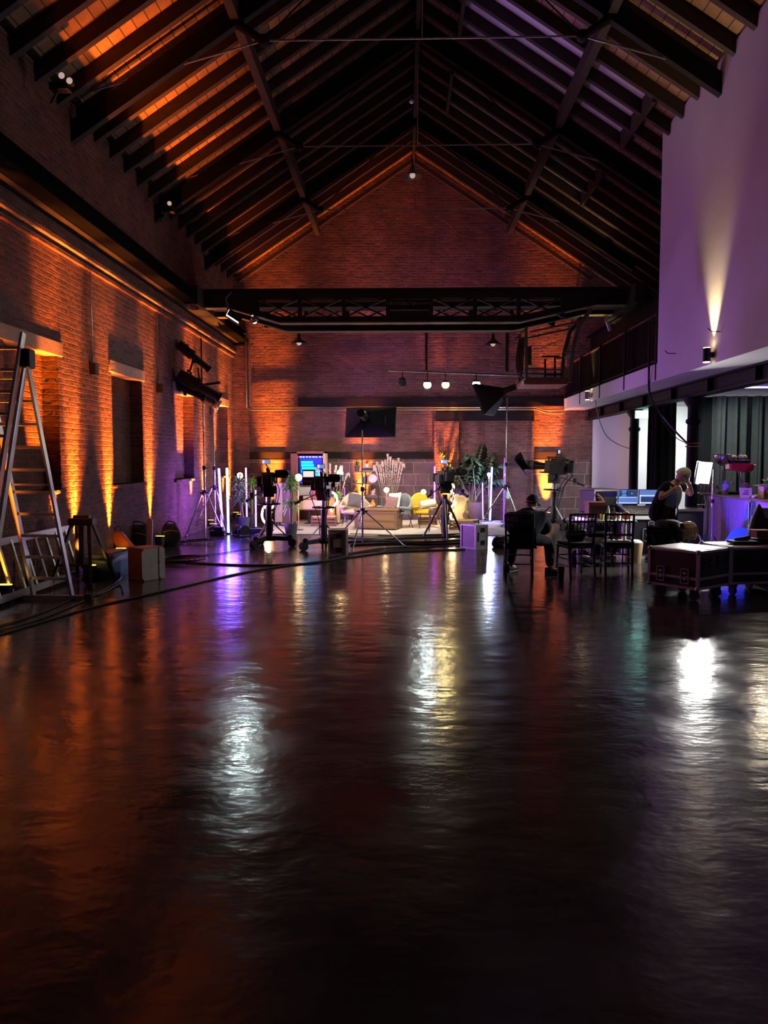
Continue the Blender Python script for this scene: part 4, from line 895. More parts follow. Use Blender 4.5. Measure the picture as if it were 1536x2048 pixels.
# pampas vase
def pampas(loc, n, H_, W_, label, vase=True, vh=.55):
    t = thing('pampas_arrangement', label, 'pampas grass', loc)
    if vase: MB().lathe([(.09, 0), (.13, .15), (.10, vh*.8), (.07, vh)], seg=20).build('vase', M['vase'], t)
    b = MB(); st_ = MB()
    for i in range(n):
        a = (i/(n-1)-.5)*2; x = a*W_; y = (random.random()-.5)*.35; h = H_*(1-.14*abs(a)+.12*random.random())
        base = V(0, 0, vh*.9); mid = base.lerp(V(x*.7, y, h*.62), .8); tip = V(x, y, h)
        cu = spline([base, mid, tip, tip+V(x*.15, 0, -.03)], 5); st_.tube(cu[:8], .006, 5)
        L_ = len(cu)
        for j in range(190):
            f = .42+.58*random.random(); fi = f*(L_-1); p = cu[min(int(fi), L_-2)].lerp(cu[min(int(fi), L_-2)+1], fi-min(int(fi), L_-2)); rr = .062*math.sin(math.pi*(.12+.84*(f-.42)/.58)); aa = random.random()*6.283
            dr = V(math.cos(aa)*.7, math.sin(aa)*.7, 1.3+random.random()); dr.normalize(); q = p+dr*rr*1.5; s = dr.cross(V(random.random()-.5, random.random()-.5, random.random()-.5)).normalized()*.006
            b._add([p, p.lerp(q, .5)+s, q, p.lerp(q, .5)-s], [(0, 1, 2), (0, 2, 3)])
    st_.build('stems', M['stem'], t); b.build('plumes', M['pampas'], t); return t
a = F(778, 1043); pampas((a.x+.0, a.y, 0), 12, P(786, 926, a.y).z, .38, 'tall bunch of pampas grass in a terracotta vase behind the grey armchair')
a = P(668, 965, 20.6); pampas((a.x-.1, 20.6, 0), 7, P(668, 938, 20.6).z, .45, 'pale pampas bunch behind the second camera beside the television frame', True, .7)
# palm in wicker pot
a = F(948, 1040); PB = V(a.x, a.y+.2, 0)
t = thing('potted_palm', 'tall green palm in a woven wicker basket pot right of the set', 'palm', PB)
MB().lathe([(.26, 0), (.30, .12), (.31, .40), (.29, .50), (.27, .50), (.27, .44)], seg=28).build('wicker_pot', M['wicker'], t)
def frond(b, sb, base, az, L_, rise, droop, ll, mat=None, wdt=.021, n=11):
    L_ *= 1.08*(1-.42*max(0, math.sin(az))); pts = []
    for i in range(17):
        f = i/16; r = L_*f*math.cos(rise)*(1-.1*f); z = L_*f*math.sin(rise)-droop*L_*f**2.4
        pts.append(base+V(math.cos(az)*r, math.sin(az)*r, z))
    sb.tube(pts, .01, 5, rs=[.013*(1-f/18) for f in range(17)])
    for k in range(n):
        f = .34+.66*k/(n-1); i = f*16; p = pts[int(min(i, 15))].lerp(pts[min(int(i)+1, 16)], i-int(i)) if i < 16 else pts[16]
        d_ = (pts[min(int(i)+1, 16)]-pts[max(int(i)-1, 0)]).normalized()
        s = d_.cross(V(0, 0, 1)).normalized(); l = ll*math.sin(math.pi*(.12+.80*(k/(n-1))))**.7
        for sg in (-1, 1):
            dr = (s*sg*.9+d_*(.35+.4*random.random())+V(0, 0, .15)).normalized(); m_ = p+dr*l*.5-V(0, 0, l*.06); tip = p+dr*l*.85+V(0, 0, -l*(.5+.3*random.random())); w = d_*wdt
            b._add([p, m_-w, tip, m_+w], [(0, 1, 2), (0, 2, 3)])
b, sb = MB(), MB()
for i, (az, L_, ri, dr) in enumerate(((178, 2.25, 66, .26), (158, 2.1, 60, .32), (100, 2.9, 84, .22), (75, 2.7, 84, .30), (25, 2.4, 74, .30), (2, 2.1, 62, .34), (-25, 1.9, 68, .42), (-75, 1.8, 76, .40), (-115, 2.0, 76, .36), (200, 1.7, 54, .42), (-160, 1.9, 68, .40), (-5, 1.6, 54, .42), (-45, 2.3, 80, .30))):
    frond(b, sb, V(random.uniform(-.1, .1), random.uniform(-.1, .1), .42), R(az), L_, R(ri), dr, .46)
sb.build('fronds_stems', M['stem'], t).name = 'frond_stem'; b.build('frond_leaves', M['palm'], t, solid=.002)
# dracaenas
def dracaena(loc, heads, label, potm, leafm, L_=.34):
    t = thing('potted_dracaena', label, 'plant', loc)
    MB().lathe([(.12, 0), (.155, .27), (.14, .27), (.13, .24)], seg=22).build('pot', potm, t)
    b, sb = MB(), MB()
    for (x, y, z) in heads:
        sb.tube(spline([(x*.2, y*.2, .24), (x*.8, y*.8, z*.6), (x, y, z)]), .022, 7)
        for i in range(34):
            a = random.random()*6.283; e = -.35+1.7*random.random()*(.4+.6*random.random()); l = L_*(.75+.3*random.random()); base = V(x, y, z+.10*random.random())
            d_ = V(math.cos(a)*math.cos(e), math.sin(a)*math.cos(e), math.sin(e)); s = d_.cross(V(0, 0, 1)).normalized()*.022; m1 = base+d_*l*.5+V(0, 0, .03); tip = base+d_*l-V(0, 0, .09)
            b._add([base-s*.5, base+s*.5, m1+s, tip, m1-s], [(0, 1, 2, 4), (2, 3, 4)])
    sb.build('trunk', M['stem'], t); b.build('foliage', leafm, t, solid=.0015); return t
a = F(581, 1072); DY = a.y
hz = lambda px, py: (P(px, py, DY).x-a.x, 0, P(px, py, DY).z)
dracaena((a.x, a.y+.1, 0), [hz(584, 968), hz(579, 980), hz(581, 1018)], 'bright green spiky dracaena in a dark grey pot between the two left cameras', M['pot'], M['leaf'])
a = F(488, 1056); DY = a.y
dracaena((a.x, a.y, 0), [hz(480, 985), hz(484, 1005), hz(478, 970)], 'spiky plant in blue light left of the leftmost camera', M['pot'], M['palm'], .42)
a = F(508, 1048); DY = a.y
dracaena((a.x-.1, a.y+.3, 0), [hz(505, 972), hz(508, 1005)], 'yellow-green spiky plant partly hidden behind the leftmost camera', M['pot'], M['leaf'], .38)
a = F(676, 1046); leafy((a.x, a.y, .0), 60, .30, M['leaf'], 'small leafy plant on a tall stand left of the cream armchair', M['lwood'], .62, .06, up=1.3, wd=.03)
# floor lamps: bare bulbs on stands & neon squiggle lamps
BLB = []
def bulb_lamp(px, py, Y, label, r=.055, c=(1, .66, .32), e=7, floor=True):
    p = P(px, py, Y); t = thing('bulb_lamp', label, 'lamp', (p.x, p.y, 0))
    MB().sph((0, 0, p.z), r).build('bulb', E['bulb'], t); MB().cyl((0, 0, p.z-.12), (0, 0, p.z-r*.8), .022).build('socket', M['brass'], t)
    MB().cyl((0, 0, .03), (0, 0, p.z-.1), .011, seg=8).build('pole', M['brass'], t); MB().cyl((0, 0, .0), (0, 0, .03), .12, .11, 18).build('base', M['blk'], t)
    BLB.append((p+V(0, -.08, 0), c, e)); return t
bulb_lamp(480, 951, 19.8, 'globe bulb floor lamp behind the blue-lit spiky plant', .075)
bulb_lamp(597, 955, 18.4, 'globe bulb floor lamp right of the green dracaena', .085)
bulb_lamp(680, 946, 20.4, 'globe bulb floor lamp left of the shelf unit', .085)
bulb_lamp(773, 980, 20.8, 'low globe bulb lamp in front of the big pampas bunch', .07)
bulb_lamp(847, 984, 20.8, 'low globe bulb lamp left of the yellow armchair', .07)
bulb_lamp(895, 957, 20.4, 'large ring-glow bulb lamp behind the third camera', .12, e=9)
bulb_lamp(978, 949, 21.2, 'star-bright bulb lamp in front of the blue tube by the palm', .05, (.85, 1, .92), 60)
def neon(px, py, Y, pts, label, z0=None):
    c = P(px, py, Y); t = thing('neon_squiggle_lamp', label, 'lamp', (c.x, c.y, 0))
    W_ = [V(P(x, y, Y).x-c.x, .04*math.sin(i), P(x, y, Y).z) for i, (x, y) in enumerate(pts)]
    MB().tube(spline(W_, 7), .026, 8).build('glowing_tube', E['neon'], t)
    MB().cyl((0, .05, 0), (0, .05, max(q.z for q in W_)), .012, seg=8).build('pole', M['brass'], t); MB().cyl((0, .05, 0), (0, .05, .03), .13, seg=18).build('base', M['blk'], t)
    BLB.append((V(c.x, c.y-.15, c.z), (1, .72, .38), 10))
neon(537, 1025, 18.2, [(548, 1012), (538, 1018), (528, 1014), (524, 1028), (527, 1040), (534, 1046), (546, 1040)], 'curved warm neon lamp glowing behind the leftmost camera pedestal')
neon(668, 1000, 20.0, [(663, 984), (671, 990), (674, 1002), (668, 1012), (662, 1016), (664, 1024)], 'curved warm neon lamp beside the second camera')
neon(905, 1010, 20.0, [(903, 966), (908, 974), (903, 982), (908, 990), (902, 1000), (911, 1006), (903, 1014), (906, 1024), (901, 1032), (905, 1044)], 'wavy warm neon floor lamp right of the third camera')
o = MB().cyl((0, 0, 0), (0, 0, .02), .17, seg=24).cyl((0, 0, -.9), (0, 0, 0), .012, seg=8).build('cake_stand_table', M['ceram']); o.location = P(905, 990, 19.8); o.name = 'pedestal_side_table'; tag(o, 'round white topped pedestal table right of the third camera', 'table')
a = P(924, 992, 20.2); t = thing('mini_fridge', 'cream rounded mini fridge between the palm pot and the wavy lamp', 'fridge', (a.x, 20.4, 0))
MB().bx(-.22, .2, -.22, .22, .03, a.z).build('cabinet', M['cyl_'], t, bev=.03); MB().bx(-.20, .18, -.25, -.22, .06, a.z-.04).build('door', M['cyl_'], t, bev=.012); MB().bx(.12, .145, -.275, -.25, a.z-.35, a.z-.12).build('handle', M['chrome'], t)
o = MB().box((0, 0, .05), (.12, .06, .08)).bar((-.12, 0, .06), (.16, .05, -.0), .012).build('small_camera', M['blk'], loc=(a.x-.03, 20.35, a.z+.01), bev=.006); tag(o, 'small black camera lying on the cream mini fridge', 'camera')
# television frame cabinet and side furniture
TX0, TX1 = P(584, 905, 21.4).x, P(653, 905, 21.4).x; TZ1, TZ0 = P(600, 903, 21.4).z, P(600, 957, 21.4).z
t = thing('television_cabinet', 'tall reddish wooden cabinet framing a lit television screen', 'cabinet', ((TX0+TX1)/2, 21.4, 0)); w_ = (TX1-TX0)/2
MB().bx(-w_, -w_+.18, -.3, .35, 0, TZ1).build('side_panel', M['redbrown'], t, bev=.01); MB().bx(w_-.07, w_, -.3, .35, 0, TZ1).build('side_panel', M['lwood'], t, bev=.006)
MB().bx(-w_, w_, -.3, .35, TZ1-.06, TZ1).build('top_panel', M['redbrown'], t, bev=.006); MB().bx(-w_, w_, .3, .35, 0, TZ1).build('back_panel', M['dwood'], t)
MB().bx(-w_+.18, w_-.07, -.25, .3, .95, 1.0).build('shelf_board', M['dwood'], t)
tv = thing('television', 'flat television showing cyan lettering on deep blue inside the wooden cabinet', 'television', ((TX0+TX1)/2+.05, 21.3, 1.0)); tw = w_-.15; th = TZ1-.1-1.0
MB().bx(-tw, tw, 0, .05, .02, th).build('housing', M['tree'], tv, bev=.005)
sc = MB().bx(-tw+.02, tw-.02, -.006, 0, .04, th-.02).build('screen', E['tvb'], tv)
b = MB(); 
for i, (x0, x1) in enumerate(((-.26, .06), (-.26, .09), (-.25, .16), (-.26, .24), (-.24, .25))): b.bx(x0, x1, -.012, -.006, th*.80-i*.085-.066, th*.80-i*.085)
b.build('screen_lettering', E['tvc'], sc)
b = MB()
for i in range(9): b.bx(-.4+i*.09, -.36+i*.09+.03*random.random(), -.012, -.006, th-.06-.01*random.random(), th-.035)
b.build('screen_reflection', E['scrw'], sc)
# light wood panel cabinet behind camera A
a = F(556, 1054); t = thing('tall_cabinet', 'tall narrow cabinet with a pale wood front lit warm behind the leftmost camera', 'cabinet', (a.x+.12, a.y+.3, 0), R(-4))
zt_ = P(556, 966, a.y).z
MB().bx(-.19, .0, -.25, -.22, .12, zt_).build('door', M['lwood'], t, bev=.004); MB().bx(-.19, .28, -.22, .2, .1, zt_).build('carcass', M['dwood'], t, bev=.006)
for sx in (-.16, .25):
    for sy in (-.18, .16): MB().cyl((sx, sy, .1), (sx, sy, 0), .018).build('leg', M['blk'], t)
# record console with turntable and books
a = P(618, 1015, 20.3); t = thing('record_console', 'walnut record console holding a row of red books and a turntable', 'console', (a.x, 20.3, 0))
zc = P(618, 997, 20.3).z
MB().bx(-.36, .36, -.2, .2, zc-.30, zc).build('carcass', M['wood'], t, bev=.008); MB().bx(-.33, .33, -.22, -.2, zc-.27, zc-.03).build('front_panel', M['lwood'], t)
MB().cyl((0, 0, .03), (0, 0, zc-.3), .03).cyl((0, 0, 0), (0, 0, .05), .2, .08, 18).build('pedestal_foot', M['blk'], t)
tt = thing('turntable', 'turntable with a tilted lid on the record console', 'turntable', (a.x-.12, 20.3, zc)); MB().bx(-.2, .2, -.15, .15, 0, .07).build('plinth', M['lwood'], tt, bev=.005); MB().cyl((0, 0, .07), (0, 0, .08), .13, seg=22).build('platter', M['blkp'], tt); MB().box((0, .15, .17), (.4, .01, .26), (R(-18), 0, 0)).build('lid', M['glass'], tt)
for k in range(7):
    o = MB().bx(-.015, .015, -.08, .08, 0, .23+.02*(k % 3)).build('record_sleeve', (M['book1'], M['red'], M['book1'], M['book2'])[k % 4], loc=(a.x+.13+.034*k, 20.32, zc), bev=.001); tag(o, 'upright red or cream record sleeve in the row on the record console', 'record', 'record sleeves on the console')
a = F(621, 1058); crate((a.x+.25, a.y+.8, .02), R(4), (.62, .3, .24), 'slatted orange-lit crate under the record console')
# ================================================================== CAMERAS AND STANDS IN THE MIDDLE
a = F(538, 1093); cam_rig((a.x, a.y, 0), R(12), -1, 'studio pedestal camera with lit top monitor at the left of the row', 1.0, (-1,), -6)
a = F(650, 1098); t = cam_rig((a.x-.02, a.y, 0), R(-15), -1, 'studio pedestal camera with a white lit screen, second from the left', .95, (-1,), 8)
vf = thing('script_monitor', 'lit white screen in a black housing mounted left of the second camera', 'monitor', (a.x-.30, a.y-.1, 1.36))
MB().bx(-.11, .13, -.05, .1, -.14, .16).build('housing', M['blk'], vf, bev=.01); MB().bx(-.09, .11, -.056, -.05, .02, .13).build('screen', E['camw'], vf)
for q in range(4): MB().bx(-.08+.05*q, -.05+.05*q, -.056, -.05, -.08, -.04).build('button', M['case_l'], vf)
MB().bar((.12, 0, 0), (.3, .05, -.05), .04).build('arm', M['blk'], vf)
a = F(889, 1076); cam_rig((a.x, a.y, 0), R(4), -3, 'camera on a black column tripod in front of the yellow armchair', 1.0, (-1, 1), 10, ped=False)
a = F(1110, 1058); cam_rig((a.x, a.y+.2, 0), R(62), 4, 'camera with a wide dark prompter hood turned left beyond the seated man', 1.15, (1,), 0, hood=True)
# centre softbox
a = F(725, 1097); SBL = V(a.x, a.y, 0)
stand(SBL, P(726, 860, a.y).z, .72, .86, R(-100), 'tall thin chrome light stand holding the softbox in the middle', M['chrome'], .016)
SB1 = P(730, 834, a.y)
softbox(SB1+V(0, -.05, 0), V(.2, .93, -.18), 1.0, .58, .42, 'large black rectangular softbox seen from behind, above the middle stand')
# right softbox
a = F(1011, 1062); SR = V(a.x, a.y, 0)
stand(SR, P(1010, 795, a.y).z, 1.05, .7, R(-60), 'tall chrome light stand in front of the dim purple tube', M['chrome'], .018)
SB2 = P(1008, 783, a.y)
softbox(SB2, V(-.86, .38, -.35), .75, .75, .5, 'black square softbox facing left on the right-hand stand')
o = MB().box((0, 0, 0), (.07, .03, .17), (0, R(4), 0)).build('stand_tablet', E['tab']); o.location = P(1016.5, 990, a.y-.08); tag(o, 'small pale glowing controller hanging on the right-hand stand', 'controller')
# transport cases
def case(loc, rz, sz, m1, label, front=None, latches=True):
    w, d_, h = sz; t = thing('equipment_case', label, 'case', loc, rz)
    MB().bx(-w/2, w/2, -d_/2, d_/2, 0, h).build('case_body', m1, t, bev=.008)
    e = MB()
    for x in (-w/2, w/2):
        for y in (-d_/2, d_/2): e.box((x, y, h/2), (.028, .028, h))
    for z in (.01, h-.01):
        for y in (-d_/2, d_/2): e.box((0, y, z), (w, .026, .026))
        for x in (-w/2, w/2): e.box((x, 0, z), (.026, d_, .026))
    e.build('edging', M['case_e'], t)
    if front: front.bx(-w/2+.03, w/2-.03, -d_/2-.006, -d_/2, .03, h-.03).build('front_panel', M['case_l'], t)
    if latches:
        for z in (h*.25, h*.78): MB().bx(w/2-.17, w/2-.07, -d_/2-.02, -d_/2, z-.045, z+.045).build('latch', M['blk'], t)
        MB().bx(-w/2+.05, -w/2+.075, -d_/2-.02, -d_/2, h*.3, h*.7).build('handle', M['blk'], t)
    return t
a = F(675, 1113); case((a.x, a.y+.17, 0), 0, (.30, .34, .47), M['case_l'], 'beige equipment case standing upright left of the middle light stand')
a = F(950, 1098); case((a.x, a.y+.2, 0), R(38), (.30, .40, .46), M['case_l'], 'two-tone equipment case with black latches standing left of the blue reflection')
# ================================================================== RIGHT SIDE
CH0 = None
def chiavari(loc, rz, label, first=False):
    global CH0
    if CH0 is not None: return dup(CH0, loc, rz, label)
    t = thing('banquet_chair', label, 'chair', loc, rz); CH0 = t   # faces +Y, back towards -Y
    K_ = M['blkp']
    for sx in (-1, 1):
        MB().bar((sx*.185, -.27, 0), (sx*.185, -.19, .46), .032, .032, (0, 1, 0)).bar((sx*.185, -.19, .46), (sx*.195, -.25, .93), .03, .03, (0, 1, 0)).build('back_post', K_, t, bev=.006)
        MB().bar((sx*.2, .22, 0), (sx*.185, .19, .46), .03, .03, (0, 1, 0)).build('leg', K_, t, bev=.006)
    MB().bx(-.21, .21, -.20, .21, .43, .465).build('seat', K_, t, bev=.008)
    MB().bx(-.205, .205, -.175, .205, .465, .51).build('seat_pad', M['black_c'], t, bev=.018)
    for z, y in ((.925, -.25), (.82, -.236), (.63, -.211)): MB().bar((-.19, y, z), (.19, y, z), .024, .028).build('back_rail', K_, t)
    for k in range(6): x = -.135+.054*k; MB().bar((x, -.238, .82), (x, -.25, .92), .013).bar((x, -.211, .63), (x, -.236, .82), .013).build('spindle', K_, t)
    b = MB()
    for z in (.17, .27):
        for sx in (-1, 1): b.bar((sx*.19, -.24, z), (sx*.19, .2, z), .018)
    b.bar((-.19, -.235, .22), (.19, -.235, .22), .018).bar((-.19, .2, .3), (.19, .2, .3), .018).build('stretcher', K_, t)
    return t
a = F(1042, 1160); CM = V(a.x, a.y+.27, 0); chiavari(CM, R(-6), 'black banquet chair occupied by the seated man in the cap')
a = F(1158, 1158); C2 = V(a.x, a.y+.27, 0); chiavari(C2, R(12), 'empty black banquet chair immediately right of the seated man')
a = F(1243, 1158); C3 = V(a.x, a.y+.27, 0); chiavari(C3, R(-8), 'empty black banquet chair farthest right, in front of the flight case desk')
a = F(1200, 1131); chiavari((a.x, a.y+.27, 0), R(4), 'black banquet chair tucked at the cluttered table behind the two empty ones')
bag((C2.x+.02, C2.y+.05, .52), (.30, .24, .22), 'small black bag lying on the empty chair right of the seated man', .3, False)
a = F(1123, 1163); o = MB().lathe([(.038, 0), (.042, .02), (.05, .20), (.047, .20), (.04, .02)], seg=20).build('black_tumbler', M['blkp'], loc=(a.x, a.y+.05, 0)); tag(o, 'black tumbler standing on the floor left of the empty chair', 'cup')
# cluttered table
tz = .75; ta, tb_ = P(1152, 1041, 12.1), P(1268, 1041, 12.3)
t = thing('folding_table', 'long cluttered work table behind the banquet chairs', 'table', ((ta.x+tb_.x)/2, 12.45, 0)); hw = (tb_.x-ta.x)/2
MB().bx(-hw, hw, -.33, .33, tz-.035, tz).build('tabletop', M['white'], t, bev=.006)
for sx in (-1, 1):
    for sy in (-1, 1): MB().cyl((sx*(hw-.06), sy*.26, 0), (sx*(hw-.06), sy*.26, tz-.035), .018, seg=8).build('leg', M['galv'], t)
TX = (ta.x+tb_.x)/2
tcup = 0
def on_table(px, Y=12.3): return V(P(px, 1030, Y).x, Y, tz+.001)
for px, Y, nm, lb, ct, mk in (
    (1160, 12.25, 'tablet_computer', 'lilac glowing tablet lying at the left end of the work table', 'tablet', lambda b: (b.box((0, 0, .02), (.18, .14, .012), (R(10), R(6), 0)), E['pinkt'])),
    (1186, 12.25, 'notebook', 'lilac-lit notebook on the work table beside the tablet', 'notebook', lambda b: (b.bx(-.08, .08, -.1, .1, 0, .02), M['pil_w'])),
    (1204, 12.25, 'tea_cup', 'green cup on the work table', 'cup', lambda b: (b.lathe([(.028, 0), (.036, .09), (.033, .09), (.026, .01)], seg=16), pm('green_cup', (.35, .5, .08), .5))),
    (1216, 12.4, 'drinks_bottle', 'clear water bottle standing behind the green cup on the work table', 'bottle', lambda b: (b.lathe([(.03, 0), (.03, .14), (.012, .19), (.012, .22)], seg=14), M['glass'])),
    (1226, 12.3, 'snack_bowl', 'small brown bowl of snacks on the work table', 'bowl', lambda b: (b.lathe([(.03, 0), (.065, .05), (.06, .05), (.02, .012)], seg=18), M['wood'])),
    (1238, 12.45, 'paper_cup', 'white paper cup near the right end of the work table', 'cup', lambda b: (b.lathe([(.026, 0), (.038, .10), (.035, .10), (.024, .01)], seg=16), M['ceram'])),
    (1252, 12.35, 'tape_roll', 'orange and cream roll of tape standing on the right end of the work table', 'tape', lambda b: (b.cyl((0, -.02, .06), (0, .02, .06), .06, seg=22), M['orange'])),
    ):
    b = MB(); bb, mt = mk(b); o = b.build(nm, mt, loc=on_table(px, Y)); tag(o, lb, ct)
o = MB().tube([(.058*math.cos(i*.42), 0, .06+.058*math.sin(i*.42)) for i in range(15)], .012, 6, True).build('tape_rim', M['ceram'], bpy.data.objects['tape_roll'])
# hanging papers / stuff under and on the second shelf of table
t = thing('equipment_trolley', 'low shelf of papers and a pale laptop under the work table', 'shelf', (TX+.1, 12.5, 0)); MB().bx(-hw+.2, hw-.1, -.2, .2, .38, .40).build('shelf_board', M['ply'], t)
for x in (-hw+.2, hw-.1): MB().bx(x-.012, x+.012, -.2, .2, 0, .40).build('side_panel', M['blk'], t)
for k, (px, m_, lb) in enumerate(((1185, 'white', 'stack of white papers on the low shelf under the table'), (1222, 'case_l', 'pale grey folder standing open on the low shelf'), (1250, 'white', 'white paper roll upright on the low shelf'))):
    p = V(P(px, 1060, 12.4).x, 12.42, .401)
    b = MB().bx(-.16, .16, -.11, .11, 0, .05) if k == 0 else (MB().box((-.05, 0, .075), (.012, .2, .16), (0, R(38), 0)).box((.05, 0, .075), (.012, .2, .16), (0, R(-38), 0)) if k == 1 else MB().cyl((0, 0, 0), (0, 0, .26), .025))
    o = b.build(('paper_stack', 'open_folder', 'paper_roll')[k], M[m_], loc=p); tag(o, lb, 'paper')
bag((TX-.35, 12.35, 0), (.36, .3, .24), 'black bag on the floor under the work table', 0, False)
a = F(1276, 1128); t = thing('waste_bin', 'yellowish waste bin on the floor beside the flight case desk', 'bin', (a.x, a.y+.15, 0)); MB().lathe([(.09, 0), (.12, .34), (.112, .34), (.085, .01)], seg=18).build('bin_body', M['lwood'], t); MB().sph((0, 0, .34), (.11, .11, .05)).build('bin_liner', M['ceram'], t)
# rack, maroon case
a = P(1181, 1030, 13.6); b_ = P(1232, 1030, 13.6); ZR0 = .76; ZR1 = P(1200, 978, 13.6).z
t = thing('equipment_rack', 'boxy black rack unit with a maroon-lit side and pale lid behind the work table', 'rack', ((a.x+b_.x)/2+.02, 13.95, 0), R(16)); w_ = .24
MB().bx(-w_, w_, -.22, .3, ZR0, ZR1-.03).build('rack_case', M['case_b'], t, bev=.01); MB().bx(-w_+.01, w_-.05, -.2, .25, ZR1-.03, ZR1).build('lid', M['case_l'], t, bev=.01)
f = MB()
for z in (ZR0, ZR1-.04): f.bx(-w_, w_, -.235, -.22, z, z+.02)
for x in (-w_, w_-.02): f.bx(x, x+.02, -.235, -.22, ZR0, ZR1-.02)
f.build('edging', M['case_e'], t)
for k in range(3): MB().bx(-w_+.04, w_-.04, -.232, -.22, ZR0+.05+k*.12, ZR0+.14+k*.12).build('rack_module', (M['tree'], M['blkp'], M['tree'])[k], t)
MB().bx(-w_, w_, -.2, .3, 0.02, ZR0-.005).build('lower_case', M['case_b'], t, bev=.01)
o = MB().tube(spline([(0, 0, .0), (.03, -.03, .1), (.1, -.03, .17), (.05, -.02, .28), (-.02, 0, .34)]), .016, 6).build('orange_cable', pm('orange_cable', (.8, .35, .12), .6), t, loc=(-w_+.05, -.27, ZR0)); 
a = P(1172, 1030, 13.2); o = MB().bx(-.13, .13, -.15, .15, 0, .24).bx(-.14, .14, -.16, .16, .24, .27).build('small_box', M['redbrown'], loc=(a.x, 12.6, tz)); tag(o, 'dark maroon box on the left end of the work table below the rack', 'box')
# mixing desk on flight cases
Yd = 13.0; xa_, xb_ = P(1252, 1030, Yd).x, P(1345, 1030, Yd).x
t = thing('flight_case_desk', 'large black flight case used as a desk under the mixing console', 'flight case', ((xa_+xb_)/2, Yd+.35, 0)); w_ = (xb_-xa_)/2
MB().bx(-w_, w_, -.33, .33, .08, .70).build('case_body', M['case_b'], t, bev=.008)
MB().bx(-w_-.02, w_+.02, -.36, .36, .70, .76).build('white_top', M['white'], t, bev=.004)
f = MB()
for x in (-w_, w_): f.bx(x-.015, x+.015, -.345, -.33, .08, .7)
f.bx(-w_, w_, -.345, -.33, .08, .11).build('edging', M['case_e'], t)
def dish(x, z, w, h, par, y=-.335):
    q = MB()
    for (u0, u1, v0, v1) in ((-w, w, h-.014, h), (-w, w, -h, -h+.014), (-w, -w+.014, -h, h), (w-.014, w, -h, h)): q.bx(x+u0, x+u1, y-.012, y, z+v0, z+v1)
    q.build('latch_dish', M['case_e'], par); MB().bx(x-.03, x+.03, y-.02, y-.005, z-.02, z+.02).build('latch', M['chrome'], par)
xl = P(1303, 1043, Yd).x-(xa_+xb_)/2; dish(xl, .63, .05, .05, t); dish(xl-.06, .44, .08, .11, t)
for sx in (-1, 1): MB().cyl((sx*(w_-.1), -.25, .04), (sx*(w_-.1)+.03, -.25, .04), .04, seg=14).build('castor', M['rubber'], t)
t = thing('mixing_console', 'sloping grey mixing console covered in faders and knobs', 'mixing console', ((xa_+xb_)/2-.02, Yd+.3, .762)); w2 = w_-.03
MB().prism([(-.30, 0), (.30, 0), (.30, .14), (-.30, .035)], -w2, w2, 'yz').build('console_body', M['blk'], t, bev=.006)
sl = math.atan2(.105, .6); MB().box((0, 0, .0905), (2*w2-.06, .56, .006), (sl, 0, 0)).build('control_surface', M['case_l'], t)
q = MB()
for i in range(22):
    for j in range(5): x = -w2+.07+i*(2*w2-.14)/21; y = -.24+j*.11; q.box((x, y, .0925+(y)*math.tan(sl)+.008), (.014, .03 if j == 0 else .016, .016), (sl, 0, 0))
q.build('fader_knobs', M['blkp'], t).name = 'fader_bank'
for k, (x0, x1, lb) in enumerate(((1231, 1278, 'left blue-screened monitor behind the mixing console'), (1279, 1322, 'right blue-screened monitor behind the mixing console, partly hidden by the standing man'))):
    a, c = P(x0, 1009, Yd+.75), P(x1, 979, Yd+.75); t = thing('video_monitor', lb, 'monitor', ((a.x+c.x)/2, Yd+.8, .765), 0, 'monitors behind the mixing console'); w = (c.x-a.x)/2; z0, z1 = a.z-.765, c.z-.765
    MB().bx(-w, w, 0, .04, z0, z1).bx(-w*.3, w*.3, 0, .05, 0, z0).bx(-w*.5, w*.5, -.08, .12, 0, .015).build('housing', M['blk'], t, bev=.004)
    s = MB().bx(-w+.01, w-.01, -.005, 0, z0+.01, z1-.01).build('screen', E['scr'], t)
    hh = z1-z0
    if k == 0: MB().bx(-w*.02, w*.95, -.009, -.005, z0+hh*.52, z1-.015).bx(-w*.95, -w*.7, -.009, -.005, z0+hh*.55, z1-.02).bx(-w*.65, -w*.4, -.009, -.005, z0+hh*.55, z1-.02).build('screen_window', E['scrd'], s); MB().bx(-w*.9, w*.9, -.009, -.005, z0+.02, z0+.035).bx(-w*.9, w*.9, -.009, -.005, z0+hh*.45, z0+hh*.48).bx(w*.42, w*.5, -.011, -.009, z0+hh*.7, z0+hh*.76).build('screen_bar', E['scrw'], s)
    else: MB().bx(-w*.8, w*.9, -.009, -.005, z0+hh*.15, z0+hh*.5).build('screen_window', E['scrd'], s); MB().bx(-w*.9, -w*.84, -.009, -.005, z0+.02, z1-.1).bx(-w*.9, w*.9, -.009, -.005, z0+hh*.55, z0+hh*.62).bx(-w*.9, w*.9, -.009, -.005, z0+.015, z0+.04).build('screen_bar', E['scrw'], s)
a = P(1245, 1010, 12.8); o = MB().tube(spline([(0, 0, 0), (0, 0, .1), (.1, 0, .24), (.2, 0, .27)]), .006, 6).sph((.21, 0, .27), .014).build('gooseneck_microphone', M['blk'], loc=(a.x, Yd+.28, .86)); tag(o, 'thin gooseneck microphone in front of the left monitor', 'microphone')
